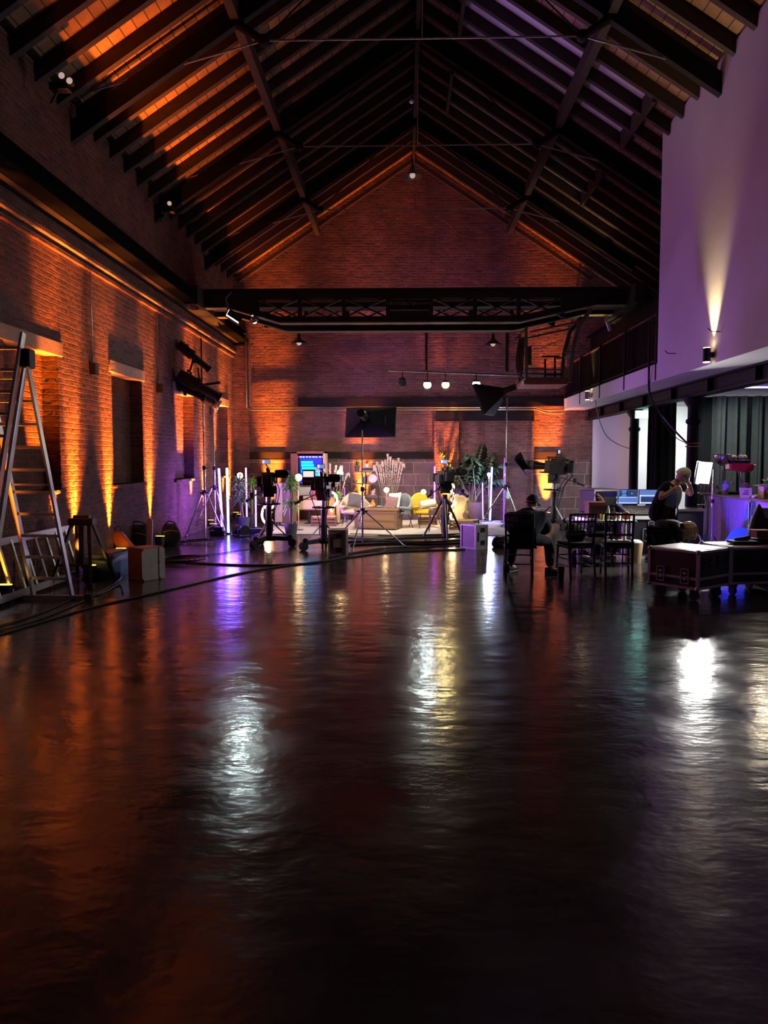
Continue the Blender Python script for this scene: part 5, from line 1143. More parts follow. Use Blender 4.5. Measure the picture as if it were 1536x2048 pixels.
# curtains
def curtain(x0, x1, y, z0, z1, mat, label, seed=0, amp=.05, per=.17):
    rnd = random.Random(seed); ph = [rnd.random()*6 for _ in range(4)]
    def fn(u, v):
        x = x0+(x1-x0)*u; a = 2*math.pi*(x-x0)/per
        d = amp*math.sin(a+.5*math.sin(a*.37+ph[0]))*(1-.25*v)+amp*.35*math.sin(a*2.3+ph[1])
        return V(x+.015*math.sin(a*.5+ph[2]+v), y+d, z0+(z1-z0)*v)
    o = MB().surf(fn, int((x1-x0)/per*12), 6).build('curtain', mat, solid=.006); return tag(o, label, 'curtain')
c1_ = P(1296, 900, 17.0).x, P(1351, 900, 17.0).x
curtain(c1_[0], c1_[1], 17.0, .03, 2.98, M['curtain'], 'narrow black drape between the two iron columns', 1, .06)
curtain(P(1394, 900, 16.2).x, P(1428, 900, 16.2).x, 16.2, .03, 3.0, M['curtain'], 'narrow black drape just right of the nearer iron column', 2, .05)
curtain(P(1424, 900, 16.0).x, 8.3, 16.0, .03, 3.0, M['gcurtain'], 'wide grey green pleated drape behind the bar counter', 3, .10, .24)
o = MB().bx(c1_[0]-.05, 8.35, 15.96, 16.0, 3.03, 3.07).build('curtain_track', M['galv']); tag(o, 'pale metal curtain track under the annex ceiling', 'curtain track')
o = MB().bx(5.75, 8.3, 15.2, 15.24, 3.09, 3.12).build('light_track', E['strip']); tag(o, 'slim glowing white light track above the wide drape', 'track light')
# exit sign
p = P(1285, 829, 17.6); t = thing('exit_sign', 'bright white green-edged exit sign box hanging by the farther column', 'exit sign', p)
MB().bx(-.17, .17, -.02, .04, -.09, .09).build('housing', M['white'], t, bev=.005); MB().bx(-.16, .16, -.026, -.02, -.085, .085).build('lit_face', E['exitl'], t)
MB().cyl((0, 0, .09), (0, 0, 3.12-p.z), .01).build('hanger', M['galv'], t)
# LED panel on stand, suitcase
LEDP = P(1408, 946, 12.6)
t = thing('led_panel_light', 'bright white vertical panel light beside the standing man', 'panel light', LEDP, R(8))
e_ = Euler((R(8), R(4), 0)); MB().box((0, .03, 0), (.25, .05, .37), e_).build('housing', M['blk'], t, bev=.01); MB().box((0, -.001, .003), (.225, .012, .345), e_).build('lit_panel', E['ledp'], t); MB().bar((.05, .05, -.0), (.16, .06, -.1), .025).build('yoke', M['blk'], t)
a = P(1428, 990, 12.6); t = thing('panel_stand', 'slim chrome stand with a bare pole supporting the white panel light', 'light stand', (a.x, 12.65, 0)); MB().cyl((0, 0, 0), (0, 0, 1.55), .016, seg=10).build('pole', M['chrome'], t); MB().cyl((0, 0, 1.0), (0, 0, 1.06), .03).build('clamp_knob', M['blk'], t); tripod(t, .45, .32, .1, R(20), M['chrome'], leg_w=.018)
a = F(1428, 1096); t = thing('suitcase', 'reddish brown case on the floor in front of the panel light stand', 'suitcase', (a.x+.05, 13.3, 0)); MB().bx(-.26, .26, -.1, .1, .0, .36).build('case_body', M['redbrown'], t, bev=.015); MB().bx(-.08, .08, -.115, -.1, .33, .36).build('handle', M['brass'], t)
# bar counter
t = thing('bar_counter', 'long bar counter with a panelled front washed in violet light', 'bar counter', (0, 0, 0))
BX0 = 5.52; BY1 = 14.35
MB().bx(BX0+.04, BX0+.62, 9.0, BY1, 0.0, 1.04).build('counter_body', M['bar'], t); MB().bx(BX0-.06, BX0+.68, 9.0, BY1+.04, 1.06, 1.10).build('countertop', M['dwood'], t, bev=.006)
b = MB()
for k in range(5): y = 9.1+k*1.05; b.bx(BX0+.025, BX0+.04, y, y+.03, .1, .98)
b.bx(BX0+.02, BX0+.04, 9.0, BY1, .97, 1.06).bx(BX0+.02, BX0+.04, 9, BY1, 0, .1).build('front_moulding', M['bar'], t)
def onbar(px, Y): return V(P(px, 985, Y).x, Y, 1.101)
# blue cloth hanging + leaning boards + pole
o = MB().surf(lambda u, v: V(-.01-.02*math.sin(u*14+v*3), .32*(u-.5)*(.45+.55*v)+.05*math.sin(v*5), -.52*v), 18, 8).build('hanging_cloth', M['bluecloth'], solid=.006); o.location = (BX0-.03, PX(1508, 1000, BX0).y, 1.03); tag(o, 'blue cloth hanging from a hook on the bar front', 'cloth')
a = PX(1497, 1090, 5.2); t = thing('bare_stand_pole', 'slim chrome pole standing in front of the violet-lit bar', 'pole', (a.x, a.y, 0)); MB().cyl((0, 0, 0.02), (0, 0, P(1497, 1005, a.y).z), .019, seg=10).build('pole', M['chrome'], t); MB().cyl((0, 0, 0), (0, 0, .03), .14, seg=20).build('base_plate', M['blk'], t)
a = F(1490, 1110); o = MB().prism([(-.28, 0), (.25, 0), (.34, .62), (.22, .66), (.10, .60)], -.02, .02, 'xz').build('leaning_board', M['teal'], loc=(5.05, 12.15, 0)); o.rotation_euler = (R(-10), 0, R(-14)); tag(o, 'teal cut-out board leaning against the bar behind the flight cases', 'board')
# bar items
p = onbar(1452, 13.7); t = thing('citrus_press_machine', 'red and chrome drinks machine with a wire basket on top, standing on the bar', 'machine', p)
MB().bx(-.10, .42, -.14, .14, 0, .04).build('base', M['blk'], t, bev=.01); MB().bar((-.05, 0, .04), (-.05, 0, .42), .04).bar((.3, 0, .04), (.2, 0, .4), .02).bar((.35, .08, .04), (.28, .08, .4), .02).build('frame', M['chrome'], t)
MB().prism([(.02, .43), (.34, .38), (.42, .43), (.42, .53), (.3, .55), (.02, .55)], -.13, .13, 'xz').build('red_hood', M['red'], t, bev=.015)
MB().bx(.02, .36, -.12, .12, .55, .60).build('black_collar', M['blk'], t, bev=.01)
MB().lathe([(.03, .50), (.11, .56), (.15, .68), (.15, .70)], (-.08, 0, 0), 18, cap=False).build('basket', M['chrome'], t, solid=.008)
MB().cyl((.45, 0, .5), (.5, 0, .5), .02).cyl((.05, -.13, .2), (.05, -.16, .2), .03).build('lever_knob', M['ceram'], t)
for k, (x, y, z) in enumerate(((.06, 0, .65), (.14, .05, .645), (.22, -.03, .65), (.31, .02, .645))):
    o = MB().sph((0, 0, 0), (.048, .045, .045)).build('lemon', M['yel_card'], loc=p+V(x, y, z)); tag(o, 'pale yellow lemon in the heap on top of the red machine', 'lemon', 'lemons on the red machine')
p = onbar(1453, 13.5)
o = MB().lathe([(.05, 0), (.055, .18), (.035, .2), (.03, .24), (.02, .24)], seg=16).build('glass_jug', M['glass'], loc=p+V(-.02, -.0, 0)); tag(o, 'clear glass jug in front of the red machine', 'jug')
p = onbar(1489, 12.7); o = MB().lathe([(.06, 0), (.075, .03), (.075, .14), (.05, .17), (.08, .18), (.05, .22), (.01, .23)], seg=20).build('lidded_jar', M['wicker'], loc=p); tag(o, 'round brown lidded jar on the bar behind the yellow card', 'jar')
p = onbar(1492, 12.35); t = thing('menu_card', 'pale yellow card with dark handwriting propped on the bar', 'card', p); MB().box((0, 0, .08), (.19, .006, .16), (R(-14), 0, R(0))).build('card_sheet', M['yel_card'], t)
b = MB()
for i in range(3): b.box((-.01+.01*i, -.012+.008*i, .055+.03*i), (.1-.02*i, .003, .008), (R(-14), 0, 0))
b.build('handwriting', M['blkp'], t); 
p = onbar(1510, 12.2); o = MB().sph((0, 0, .025), (.05, .035, .025)).sph((.04, .01, .04), (.025, .02, .02)).build('cloth_napkin', M['ceram'], loc=p); tag(o, 'small crumpled white napkin right of the yellow card', 'napkin')
p = onbar(1529, 12.2); t = thing('cardboard_box', 'open brown cardboard box on the right end of the bar', 'box', p); MB().bx(-.06, .1, -.1, .1, 0, .19).build('box_body', M['cardb'], t); MB().box((-.06, 0, .21), (.16, .2, .006), (0, R(-6), 0)).build('flap', M['cardb'], t)
o = MB().box((0, 0, 0), (.14, .01, .15), (R(-15), R(30), 0)).build('pink_card', M['pink']); o.location = p+V(.06, -.13, .13); tag(o, 'pink card propped against the cardboard box on the bar', 'card')
leafy(p+V(.08, .0, .0), 26, .17, M['ceram'], 'bunch of white flowers in a vase behind the cardboard box', M['glass'], .22, .04, 'flower_vase', 1.3, .02)
# glass rack with glasses on a black cart at the end of the bar
a = P(1413, 988, 14.6); t = thing('bar_trolley', 'black trolley holding crates beside the end of the bar', 'trolley', (a.x, 14.7, 0))
zt2 = P(1413, 986, 14.6).z
for z in (.12, .62, zt2): MB().bx(-.26, .24, -.25, .25, z-.02, z).build('shelf_board', M['blk'], t, bev=.004)
for sx in (-.25, .23):
    for sy in (-.24, .24): MB().bar((sx, sy, .0), (sx, sy, zt2), .025).build('post', M['blk'], t)
for k in range(3): o = MB().bx(-.06, .06, -.13, .13, 0, .24).build('bottle_crate_box', (M['case_l'], M['case_b'], M['case_l'])[k], loc=(a.x-.15+.15*k, 14.66, .621), bev=.004); o.name = 'file_box'; tag(o, ('pale box file at the left on the trolley shelf', 'black box file in the middle on the trolley shelf', 'pale box file at the right on the trolley shelf')[k], 'box', 'box files on the trolley')
for i in range(7):
    for j in range(2):
        o = MB().lathe([(.02, 0), (.004, .01), (.004, .06), (.03, .1), (.027, .15), (.025, .15), (.024, .1)], seg=10).build('wine_glass', M['glass'], loc=(a.x-.22+.068*i, 14.55+.12*j, zt2+.001)); tag(o, 'stemmed glass in the rows on top of the black trolley', 'glass', 'glasses on the black trolley')
# flight cases
def flight_case(loc, rz, sz, label, doors=True):
    t = thing('flight_case', label, 'flight case', loc, rz); w, d_, h = sz; z0 = .16
    MB().bx(-w/2, w/2, -d_/2, d_/2, z0, h).build('case_body', M['case_b'], t)
    e = MB()
    for x in (-w/2, w/2):
        for y in (-d_/2, d_/2): e.box((x, y, (z0+h)/2), (.035, .035, h-z0+.01))
    for z in (z0, h, z0+.27*(h-z0)):
        for y in (-d_/2, d_/2): e.box((0, y, z), (w, .03, .03))
        for x in (-w/2, w/2): e.box((x, 0, z), (.03, d_, .03))
    e.build('edging', M['case_e'], t)
    for x in (-w/2, w/2):
        for y in (-d_/2, d_/2):
            for z in (z0, h): MB().sph((x, y, z), .032, 8, 6).build('corner_cap', M['case_e'], t)
    MB().bx(-w/2+.02, w/2-.02, -d_/2+.02, d_/2-.02, h+.006, h+.02).build('top_sheet', M['ply'], t)
    zl = z0+.27*(h-z0)
    for y in (-d_/4, d_/4):
        q = MB()
        for (u0, u1, v0, v1) in ((-.055, .055, .08, .092), (-.055, .055, -.092, -.08), (-.055, -.043, -.092, .092), (.043, .055, -.092, .092)): q.bx(-w/2-.022, -w/2-.004, y+u0, y+u1, zl+.02+v0, zl+.02+v1)
        q.bx(-w/2-.024, -w/2, y-.02, y+.02, zl-.03, zl+.0).bx(-w/2-.024, -w/2, y-.02, y+.02, zl+.04, zl+.07)
        q.build('latch', M['case_e'], t)
    for x in (-w/4, w/4):
        q = MB(); z = z0+.68*(h-z0)
        for (u0, u1, v0, v1) in ((-.09, .09, .06, .07), (-.09, .09, -.07, -.06), (-.09, -.08, -.07, .07), (.08, .09, -.07, .07)): q.bx(x+u0, x+u1, -d_/2-.012, -d_/2, z+v0, z+v1)
        q.bar((x-.06, -d_/2-.02, z+.01), (x+.06, -d_/2-.02, z+.01), .02).build('handle', M['blk'], t)
    for x in (-w/2+.1, w/2-.1):
        for y in (-d_/2+.1, d_/2-.1): MB().cyl((x-.02, y, .06), (x+.02, y, .06), .06, seg=16).bx(x-.04, x+.04, y-.04, y+.04, .10, .16).build('castor', M['rubber'], t)
    return t
a = F(1372, 1218); FC = V(a.x+.48, a.y+.42, 0)
flight_case((3.57, 9.66, 0), R(38), (.68, .66, .60), 'black flight case with violet-lit latches standing nearest on the right')
flight_case((4.38, 10.02, 0), R(12), (.74, .62, .60), 'second black flight case cut off by the right edge, covered with gear')
o = MB().box((0, 0, .02), (.34, .22, .035)).box((.25, .05, .035), (.2, .16, .06)).cyl((-.1, -.0, .04), (.1, .06, .07), .03).build('cable_gear', M['blkp'], loc=(P(1490, 1090, 9.9).x, 9.95, .63), bev=.006); tag(o, 'black gear and adapters lying on the second flight case', 'gear')
o = MB().bx(-.09, .09, -.09, .09, 0, .14).bx(-.1, .1, -.1, .1, .14, .16).build('small_carton', M['redbrown'], loc=(P(1521, 1080, 10.15).x, 10.15, .63), bev=.004); tag(o, 'small brown carton on the second flight case', 'carton')
bag((P(1526, 1060, 10.6).x+.1, 10.75, .0), (.5, .4, .98), 'tall black bag behind the second flight case at the right edge', 0, False)
BLF = V(4.35, 11.5, 0); t = thing('wash_lamp', 'added small wash lamp hidden behind the flight cases aimed at the bar', 'lamp', BLF, R(-60))  # added unseen fixture for the violet on the bar front
MB().cyl((0, -.06, .13), (0, .08, .17), .09, .10, 18).build('lamp_can', M['blk'], t); MB().cyl((0, .08, .17), (0, .09, .173), .085, seg=18).build('lens', E['bcan'], t); MB().bar((-.13, 0, 0), (-.13, 0, .17), .02).bar((.13, 0, 0), (.13, 0, .17), .02).bar((-.14, 0, .01), (.14, 0, .01), .08, .02).build('yoke', M['blk'], t)
# wall sconces
SCO = []
for px, py, lb in ((1427, 710, 'round black up-and-down wall light glowing on the white upper wall'), (1183, 791, 'round up-and-down wall light on the balcony edge below the railing')):
    p = PX(px, py, X1); t = thing('wall_sconce', lb, 'wall light', p); SCO.append(p)
    MB().lathe([(.055, -.10), (.055, .10)], (-.10, 0, 0), 20).box((-.03, 0, 0), (.06, .05, .08)).build('housing', M['chrome'] if px < 1300 else M['blk'], t, bev=.004)
    MB().cyl((-.10, 0, .101), (-.10, 0, .108), .048, seg=18).cyl((-.10, 0, -.108), (-.10, 0, -.101), .048, seg=18).build('lens', E['sconce'], t)
for (px, py), lb in (((1441, 663), 'thin black bracket arm on the white wall right of the wall light'), ((1352, 707), 'small black bracket hook on the white wall left of the wall light')):
    p = PX(px, py, X1); o = MB().bar((0, 0, 0), (-.14, -.02, 0), .012).bar((-.14, -.02, 0), (-.2, -.05, .04), .01).build('wall_bracket', M['blk']); o.location = p; tag(o, lb, 'bracket')
p = P(1217, 652, 15.5); t = thing('balcony_camera', 'small pale camera or lamp fixed above the balcony railing', 'lamp', p); MB().box((0, 0, 0), (.06, .06, .2), (R(20), R(-25), 0)).build('housing', M['alu'], t, bev=.01); MB().bar((0, 0, .05), (.3, .1, .25), .02).build('bracket', M['blk'], t)
# hanging cables on the right
def wire(pts, r, label):
    o = MB().tube(spline(pts, 10), r, 6).build('hanging_cable', M['cable']); return tag(o, label, 'cable')
A_ = PX(1298, 735, X1-.06)
wire([A_+V(0, 0, .6), A_, PX(1300, 790, 4.6), PX(1320, 825, 4.9), PX(1350, 862, 5.1), P(1378, 890, 14.15)], .02, 'thick black cable hanging from the balcony corner to the nearer iron column')
wire([PX(1300, 790, 4.58), PX(1328, 845, 4.9), PX(1352, 875, 5.1), P(1378, 888, 14.12)], .009, 'thin black cable sagging beneath the thick one at the nearer column')
wire([PX(1190, 800, 4.5), PX(1197, 835, 4.9), PX(1212, 870, 5.0), PX(1235, 888, 5.1), P(1262, 898, 17.75)], .009, 'thin cable drooping from the balcony edge wall light to the farther column')
t = thing('cable_strap', 'pair of tan straps around the nearer iron column', 'strap', (5.29, 14.3, 0))
for z in (P(1385, 887, 14.3).z, P(1385, 893, 14.3).z): MB().tube([(.118*math.cos(i*.35), .118*math.sin(i*.35), z) for i in range(18)], .012, 6, True).build('strap_loop', M['cardb'], t)
a = P(1388, 1072, 11.9); o = MB().tube(spline([(-.1, 0, -.12), (.0, 0, .02), (.1, 0, .04), (.14, 0, -.06), (.08, 0, -.14), (0, 0, -.15)]), .012, 6).build('white_cable', M['ceram']); o.location = (a.x, 12.0, .5); tag(o, 'short loop of white cable beside the bending woman', 'cable')
t = thing('gear_trunk', 'dark trunk with chrome frame behind the bending woman', 'trunk', (P(1375, 1050, 12.75).x, 12.95, 0)); MB().bx(-.24, .26, -.28, .28, .0, .86).build('trunk_body', M['case_b'], t, bev=.01); MB().bx(-.25, .27, -.29, .29, .86, .90).bx(.22, .27, -.295, -.28, 0, .86).build('edging', M['chrome'], t)
# ================================================================== PEOPLE
def skin(name, chains, mat, parent=None, sub=2, extra=None, smooth=True):
    """chains: list of lists of (key, co, radius[,radius2]) ; shared keys join"""
    keys = {}; vs = []; rad = []; ed = []
    for ch in chains:
        prev = None
        for it in ch:
            k = it[0]
            if k not in keys: keys[k] = len(vs); vs.append(V(it[1])); r = it[2]; rad.append((r, it[3] if len(it) > 3 else r))
            i = keys[k]
            if prev is not None and (prev, i) not in ed: ed.append((prev, i))
            prev = i
    me = bpy.data.meshes.new(name); me.from_pydata([tuple(v) for v in vs], ed, [])
    o = bpy.data.objects.new(name, me); COL.objects.link(o); me.materials.append(mat)
    m = o.modifiers.new('skin', 'SKIN'); m.use_smooth_shade = True; m.branch_smoothing = .6
    sv = me.skin_vertices.new(name='') if hasattr(me.skin_vertices, 'new') and len(me.skin_vertices) == 0 else me.skin_vertices[0]
    par = list(range(len(vs)))
    def fd(a):
        while par[a] != a: a = par[a]
        return a
    for a, b in ed: par[fd(a)] = fd(b)
    seen = set()
    for i, (r0, r1) in enumerate(rad):
        sv.data[i].radius = (r0, r1)
        if fd(i) not in seen: seen.add(fd(i)); sv.data[i].use_root = True
    if sub: m2 = o.modifiers.new('sub', 'SUBSURF'); m2.levels = sub; m2.render_levels = sub
    if parent: o.parent = parent
    return o
def hand_chains(tag_, wrist, dirv, palmn, curl=.6, s=1.0, thumb_side=1):
    """five fingers rooted inside the palm; returns chains (connected through the wrist key)"""
    d = V(dirv).normalized(); n = V(palmn); n = (n-d*n.dot(d)).normalized(); x = d.cross(n).normalized()*thumb_side
    out = []; W = V(wrist); palm = W+d*.075*s
    out.append([('wr'+tag_, W, .024*s), ('pm'+tag_, W+d*.045*s, .034*s, .022*s), ('pk'+tag_, palm, .036*s, .018*s)])
    for i, (off, L_) in enumerate(((.030, .072), (.010, .080), (-.010, .075), (-.030, .058))):
        p = palm+x*off*s-d*.012*s; c = []; a = 0; q = p; dd = d
        c.append(('f%d0%s' % (i, tag_), p, .0095*s))
        for j in range(3):
            a += curl*(.6+.3*j); dd = d*math.cos(a)+n*math.sin(a); q = q+dd*L_*(.45, .32, .23)[j]*s; c.append(('f%d%d%s' % (i, j+1, tag_), q, (.0092-.001*j)*s))
        out.append(c)
    p = W+d*.03*s+x*.028*s; q1 = p+(d*.5+x*.8+n*.2).normalized()*.035*s; q2 = q1+(d*.85+x*.25+n*.4).normalized()*.03*s
    out.append([('t0'+tag_, p, .012*s), ('t1'+tag_, q1, .011*s), ('t2'+tag_, q2, .009*s)])
    return out
def head(parent_o, c, fwd, up, s=1.0, mat=None):
    """head ellipsoid surface with face relief as a mesh in world coords; returned object"""
    f = V(fwd).normalized(); u = V(up); u = (u-f*u.dot(f)).normalized(); r = f.cross(u).normalized(); c = V(c)
    def fn(a, b):
        th = math.pi*a; ph = 2*math.pi*b
        x = math.sin(th)*math.cos(ph); y = math.sin(th)*math.sin(ph); z = math.cos(th)   # y forward
        X = .076*x; Y = .096*y; Z = .120*z
        if z < 0: X *= 1-.28*z*z; Y *= 1-.10*z*z+ (.06 if y > 0 else -.12)*(-z)
        fr = max(0, y)**3
        # nose, brow, eye sockets, mouth, chin
        nose = math.exp(-((x)/.16)**2-((z+.12)/.20)**2); Y += fr*nose*.026
        brow = math.exp(-((z-.16)/.09)**2)*math.exp(-(x/.55)**2); Y += fr*brow*.006
        for sx in (-.33, .33): Y -= fr*math.exp(-((x-sx)/.15)**2-((z-.02)/.09)**2)*.011
        Y += fr*math.exp(-(x/.26)**2-((z+.46)/.05)**2)*.006-fr*math.exp(-(x/.3)**2-((z+.52)/.025)**2)*.005+fr*math.exp(-(x/.25)**2-((z+.85)/.15)**2)*.01
        return c+(r*X+f*Y+u*Z)*s
    b = MB().surf(fn, 24, 32)
    for sx in (-1, 1):
        b.sph((0, 0, 0), (.012*s, .020*s, .032*s), 10, 8) if False else b.sph(c+r*sx*.077*s-f*.008*s-u*.005*s, (.016*s, .018*s, .03*s), 10, 8)
    return b, f, u, r, c
# ---- seated man in cap, seen from behind
Yc = CM.y
t = thing('person', 'person in a dark jacket and black peaked cap sitting on a chair with back turned', 'person', (CM.x, CM.y, 0))
def W(px, py, Y): return P(px, py, Y)-V(CM.x, CM.y, 0)
pel = W(1044, 1080, Yc-.02); pel.z = .60; sp1 = W(1047, 1062, Yc-.0); chest = W(1053, 1040, Yc+.10); nk = W(1061, 1019, Yc+.24); hd = W(1064, 1007, Yc+.31)
sL, sR = W(1027, 1030, Yc+.22), W(1085, 1031, Yc+.10)
eL, eR = W(1021, 1060, Yc+.42), W(1095, 1058, Yc+.32)
wL, wR = W(1058, 1069, Yc+.58), W(1080, 1066, Yc+.50)
hL, hR = W(1031, 1083, Yc+.0), W(1060, 1083, Yc-.02); hL.z = hR.z = .58
kL, kR = W(1028, 1083, Yc+.46), W(1098, 1084, Yc+.34)
aL, aR = W(1021, 1133, Yc+.50), W(1100, 1146, Yc+.18); aL.z = aR.z = .09
tL, tR = aL+V(.10, .12, -.045), aR+V(.20, .04, -.045)
body = [[('pel', pel, .14, .12), ('sp', sp1, .145, .11), ('ch', chest, .16, .12), ('nk', nk, .065), ('hd0', hd+V(0, 0, -.06), .055)],
 [('ch', chest, .16), ('sl', sL, .06), ('el', eL, .042), ('wrL', wL, .026)], [('ch', chest, .16), ('sr', sR, .06), ('er', eR, .042), ('wrR', wR, .026)],
 [('pel', pel, .14), ('hl', hL, .09), ('kl', kL, .06), ('al', aL, .04), ('tl', tL, .035)], [('pel', pel, .14), ('hr', hR, .09), ('kr', kR, .06), ('ar', aR, .04), ('tr', tR, .035)]]
body += hand_chains('L', wL, (.8, .35, .1), (0, -.3, -1), .7, 1.05, 1) + hand_chains('R', wR, (-.75, .15, .1), (0, -.2, -1), .7, 1.05, -1)
bo = skin('body', body, M['skin'], t)
hb, f_, u_, r_, c_ = head(t, hd, (.72, .62, -.20), (.25, .1, 1)); hb.build('head', M['skin'], bo, weld=True)
capb = MB().surf(lambda a, b: c_+(r_*math.sin(a*1.75)*math.cos(6.2832*b)*.088+f_*math.sin(a*1.75)*math.sin(6.2832*b)*.108+u_*(math.cos(a*1.75)*.125+.012)), 10, 28)
capb.build('cap_crown', M['black_c'], t, solid=.006, weld=True)
MB().surf(lambda a, b: c_+f_*(.085+.085*a*(1-(2*b-1)**2*.55))+r_*(2*b-1)*.078+u_*(.03-.035*a-.02*(2*b-1)**2), 5, 10).build('cap_visor', M['black_c'], t, solid=.006)
MB().surf(lambda a, b: c_+(r_*math.cos(6.2832*b)*.084+f_*math.sin(6.2832*b)*.1-f_*.012)*(1-.1*a)+u_*(.03-.085*a*(.5-.5*math.sin(6.2832*b))), 3, 24).build('hair', M['hair_g'], t, solid=.004)
J = .0
skin('jacket', [[('pel', pel+V(-.04, 0, .0), .31, .25), ('sp', sp1+V(-.03, 0, 0), .31, .25), ('ch', chest+V(-.01, 0, 0), .30, .24), ('cb', chest.lerp(nk, .5), .23, .19), ('nk', nk+V(0, 0, -.01), .078)],
 [('ch', chest, .2), ('sl', sL, .11), ('el', eL, .085), ('wl', wL.lerp(eL, .12), .05)], [('ch', chest, .2), ('sr', sR, .11), ('er', eR, .085), ('wr', wR.lerp(eR, .12), .05)]], M['navy'], t)
skin('trousers', [[('pel', pel+V(0, 0, -.03), .19, .15), ('hl', hL, .125), ('kl', kL, .085), ('al', aL+V(0, 0, .03), .065)], [('pel', pel, .17), ('hr', hR, .115), ('kr', kR, .085), ('ar', aR+V(0, 0, .03), .065)]], M['jean'], t)
def shoe(a, tt, par, mat=M['black_c']):
    d = (tt-a); d.z = 0; L_ = .27; d.normalize(); s = d.cross(V(0, 0, 1)); base = V(a.x, a.y, 0)-d*.07
    def fn(u, v):
        th = 2*math.pi*v; w = .045*(math.sin(math.pi*min(1, .12+u*.86))**.5); hh = .10-.055*min(1, u*1.6)
        return base+d*(u*L_)+s*math.cos(th)*w+V(0, 0, .022+max(0, math.sin(th))*hh)
    MB().surf(fn, 12, 16).build('shoe', mat, par, weld=True)
    MB().surf(lambda u, v: base+d*(u*L_*1.01-.003)+s*math.cos(2*math.pi*v)*.048*(math.sin(math.pi*min(1, .12+u*.86))**.5)+V(0, 0, .012+.012*math.sin(2*math.pi*v)), 12, 12).build('shoe_sole', M['shoe'], par, weld=True)
shoe(aL, tL, t); shoe(aR, tR, t)
# ---- standing man bending his head
o0 = V(P(1318, 1140, 11.75).x, 11.75, 0)
t = thing('person', 'grey-haired person in a dark jacket standing with bowed head, hands raised to the face', 'person', o0)
def W(px, py, Y): return P(px, py, Y)-o0
Y0 = 11.75
pel = W(1330, 1019, Y0); sp1 = W(1336, 1000, Y0); chest = W(1342, 982, Y0); nk = W(1353, 964, Y0-.02); hd = W(1366, 952, Y0-.05)
sN, sF = W(1335, 970, Y0-.14), W(1360, 968, Y0+.16)
eN, eF = W(1319, 998, Y0-.28), W(1383, 990, Y0+.1)
wN, wF = W(1345, 980, Y0-.26), W(1380, 972, Y0-.02)
hN, hF = W(1328, 1024, Y0-.09), W(1334, 1024, Y0+.09)
kN, kF = W(1324, 1080, Y0-.12), W(1340, 1080, Y0+.1); aN, aF = W(1316, 1134, Y0-.1), W(1336, 1132, Y0+.1); aN.z = aF.z = .09
body = [[('pel', pel, .14, .12), ('sp', sp1, .15, .13), ('ch', chest, .16, .13), ('nk', nk, .06), ('hd0', hd+V(-.02, 0, -.03), .055)],
 [('ch', chest, .16), ('sn', sN, .058), ('en', eN, .045), ('wrN', wN, .029)], [('ch', chest, .16), ('sf', sF, .058), ('ef', eF, .045), ('wrF', wF, .029)],
 [('pel', pel, .14), ('hn', hN, .09), ('kn', kN, .06), ('an', aN, .04)], [('pel', pel, .14), ('hf', hF, .09), ('kf', kF, .06), ('af', aF, .04)]]
body += hand_chains('N', wN, (.75, .0, .65), (.5, .3, -.6), .75, 1.05, -1) + hand_chains('F', wF, (-.35, -.1, .8), (-.8, 0, -.3), .75, 1.05, 1)
bo = skin('body', body, M['skin'], t)
hb, f_, u_, r_, c_ = head(t, hd, (.62, -.35, -.62), (.75, -.2, .55)); hb.build('head', M['skin'], bo, weld=True)
rh = random.Random(4)
b = MB().surf(lambda a, q: c_+(r_*math.sin(a*1.75)*math.cos(6.2832*q)*.084+f_*(math.sin(a*1.75)*math.sin(6.2832*q)*.104-.012)+u_*(math.cos(a*1.75)*.132))*(1+.03*math.sin(a*40+q*60)), 16, 48)
b.build('hair', M['hair_g'], t, weld=True, solid=.006)
MB().bar(c_+f_*.10+r_*.08+u_*.012, c_+f_*.10-r_*.08+u_*.012, .006).bar(c_+f_*.10+r_*.08+u_*.012, c_+r_*.082, .005).build('spectacles', M['blk'], t)
skin('t_shirt', [[('sp0', pel+V(.05, -.04, .02), .145, .12), ('sp', sp1+V(.06, -.05, 0), .15, .12), ('ch', chest+V(.05, -.04, 0), .145, .12), ('nk', nk+V(.0, 0, -.03), .07)]], M['shirt'], t)
skin('denim_shirt', [[('sp0', pel+V(.0, -.03, -.02), .172, .145), ('sp', sp1+V(.02, -.05, 0), .165, .14), ('ch', chest+V(.01, -.03, 0), .165, .13), ('nk', nk+V(-.02, 0, -.04), .075)]], M['denim'], t)
skin('jacket', [[('hem', pel+V(-.10, 0, -.22), .17, .19), ('pel', pel+V(-.06, 0, 0), .18, .19), ('sp', sp1+V(-.07, 0, 0), .175, .18), ('ch', chest+V(-.06, 0.02, 0), .175, .17), ('nk', nk+V(-.04, 0.02, -.03), .095)],
 [('ch', chest, .2), ('sn', sN+V(-.02, 0, 0), .088), ('en', sN.lerp(eN, .62), .075)], [('ch', chest, .2), ('sf', sF, .088), ('ef', sF.lerp(eF, .6), .075)]], M['navy'], t)
skin('trousers', [[('pel', pel+V(-.02, 0, -.04), .16, .14), ('hn', hN, .105), ('kn', kN, .08), ('an', aN+V(0, 0, .02), .06)], [('pel', pel, .16), ('hf', hF, .105), ('kf', kF, .08), ('af', aF+V(0, 0, .02), .06)]], M['black_c'], t)
shoe(aN, aN+V(.15, -.08, 0), t); shoe(aF, aF+V(.15, -.05, 0), t)
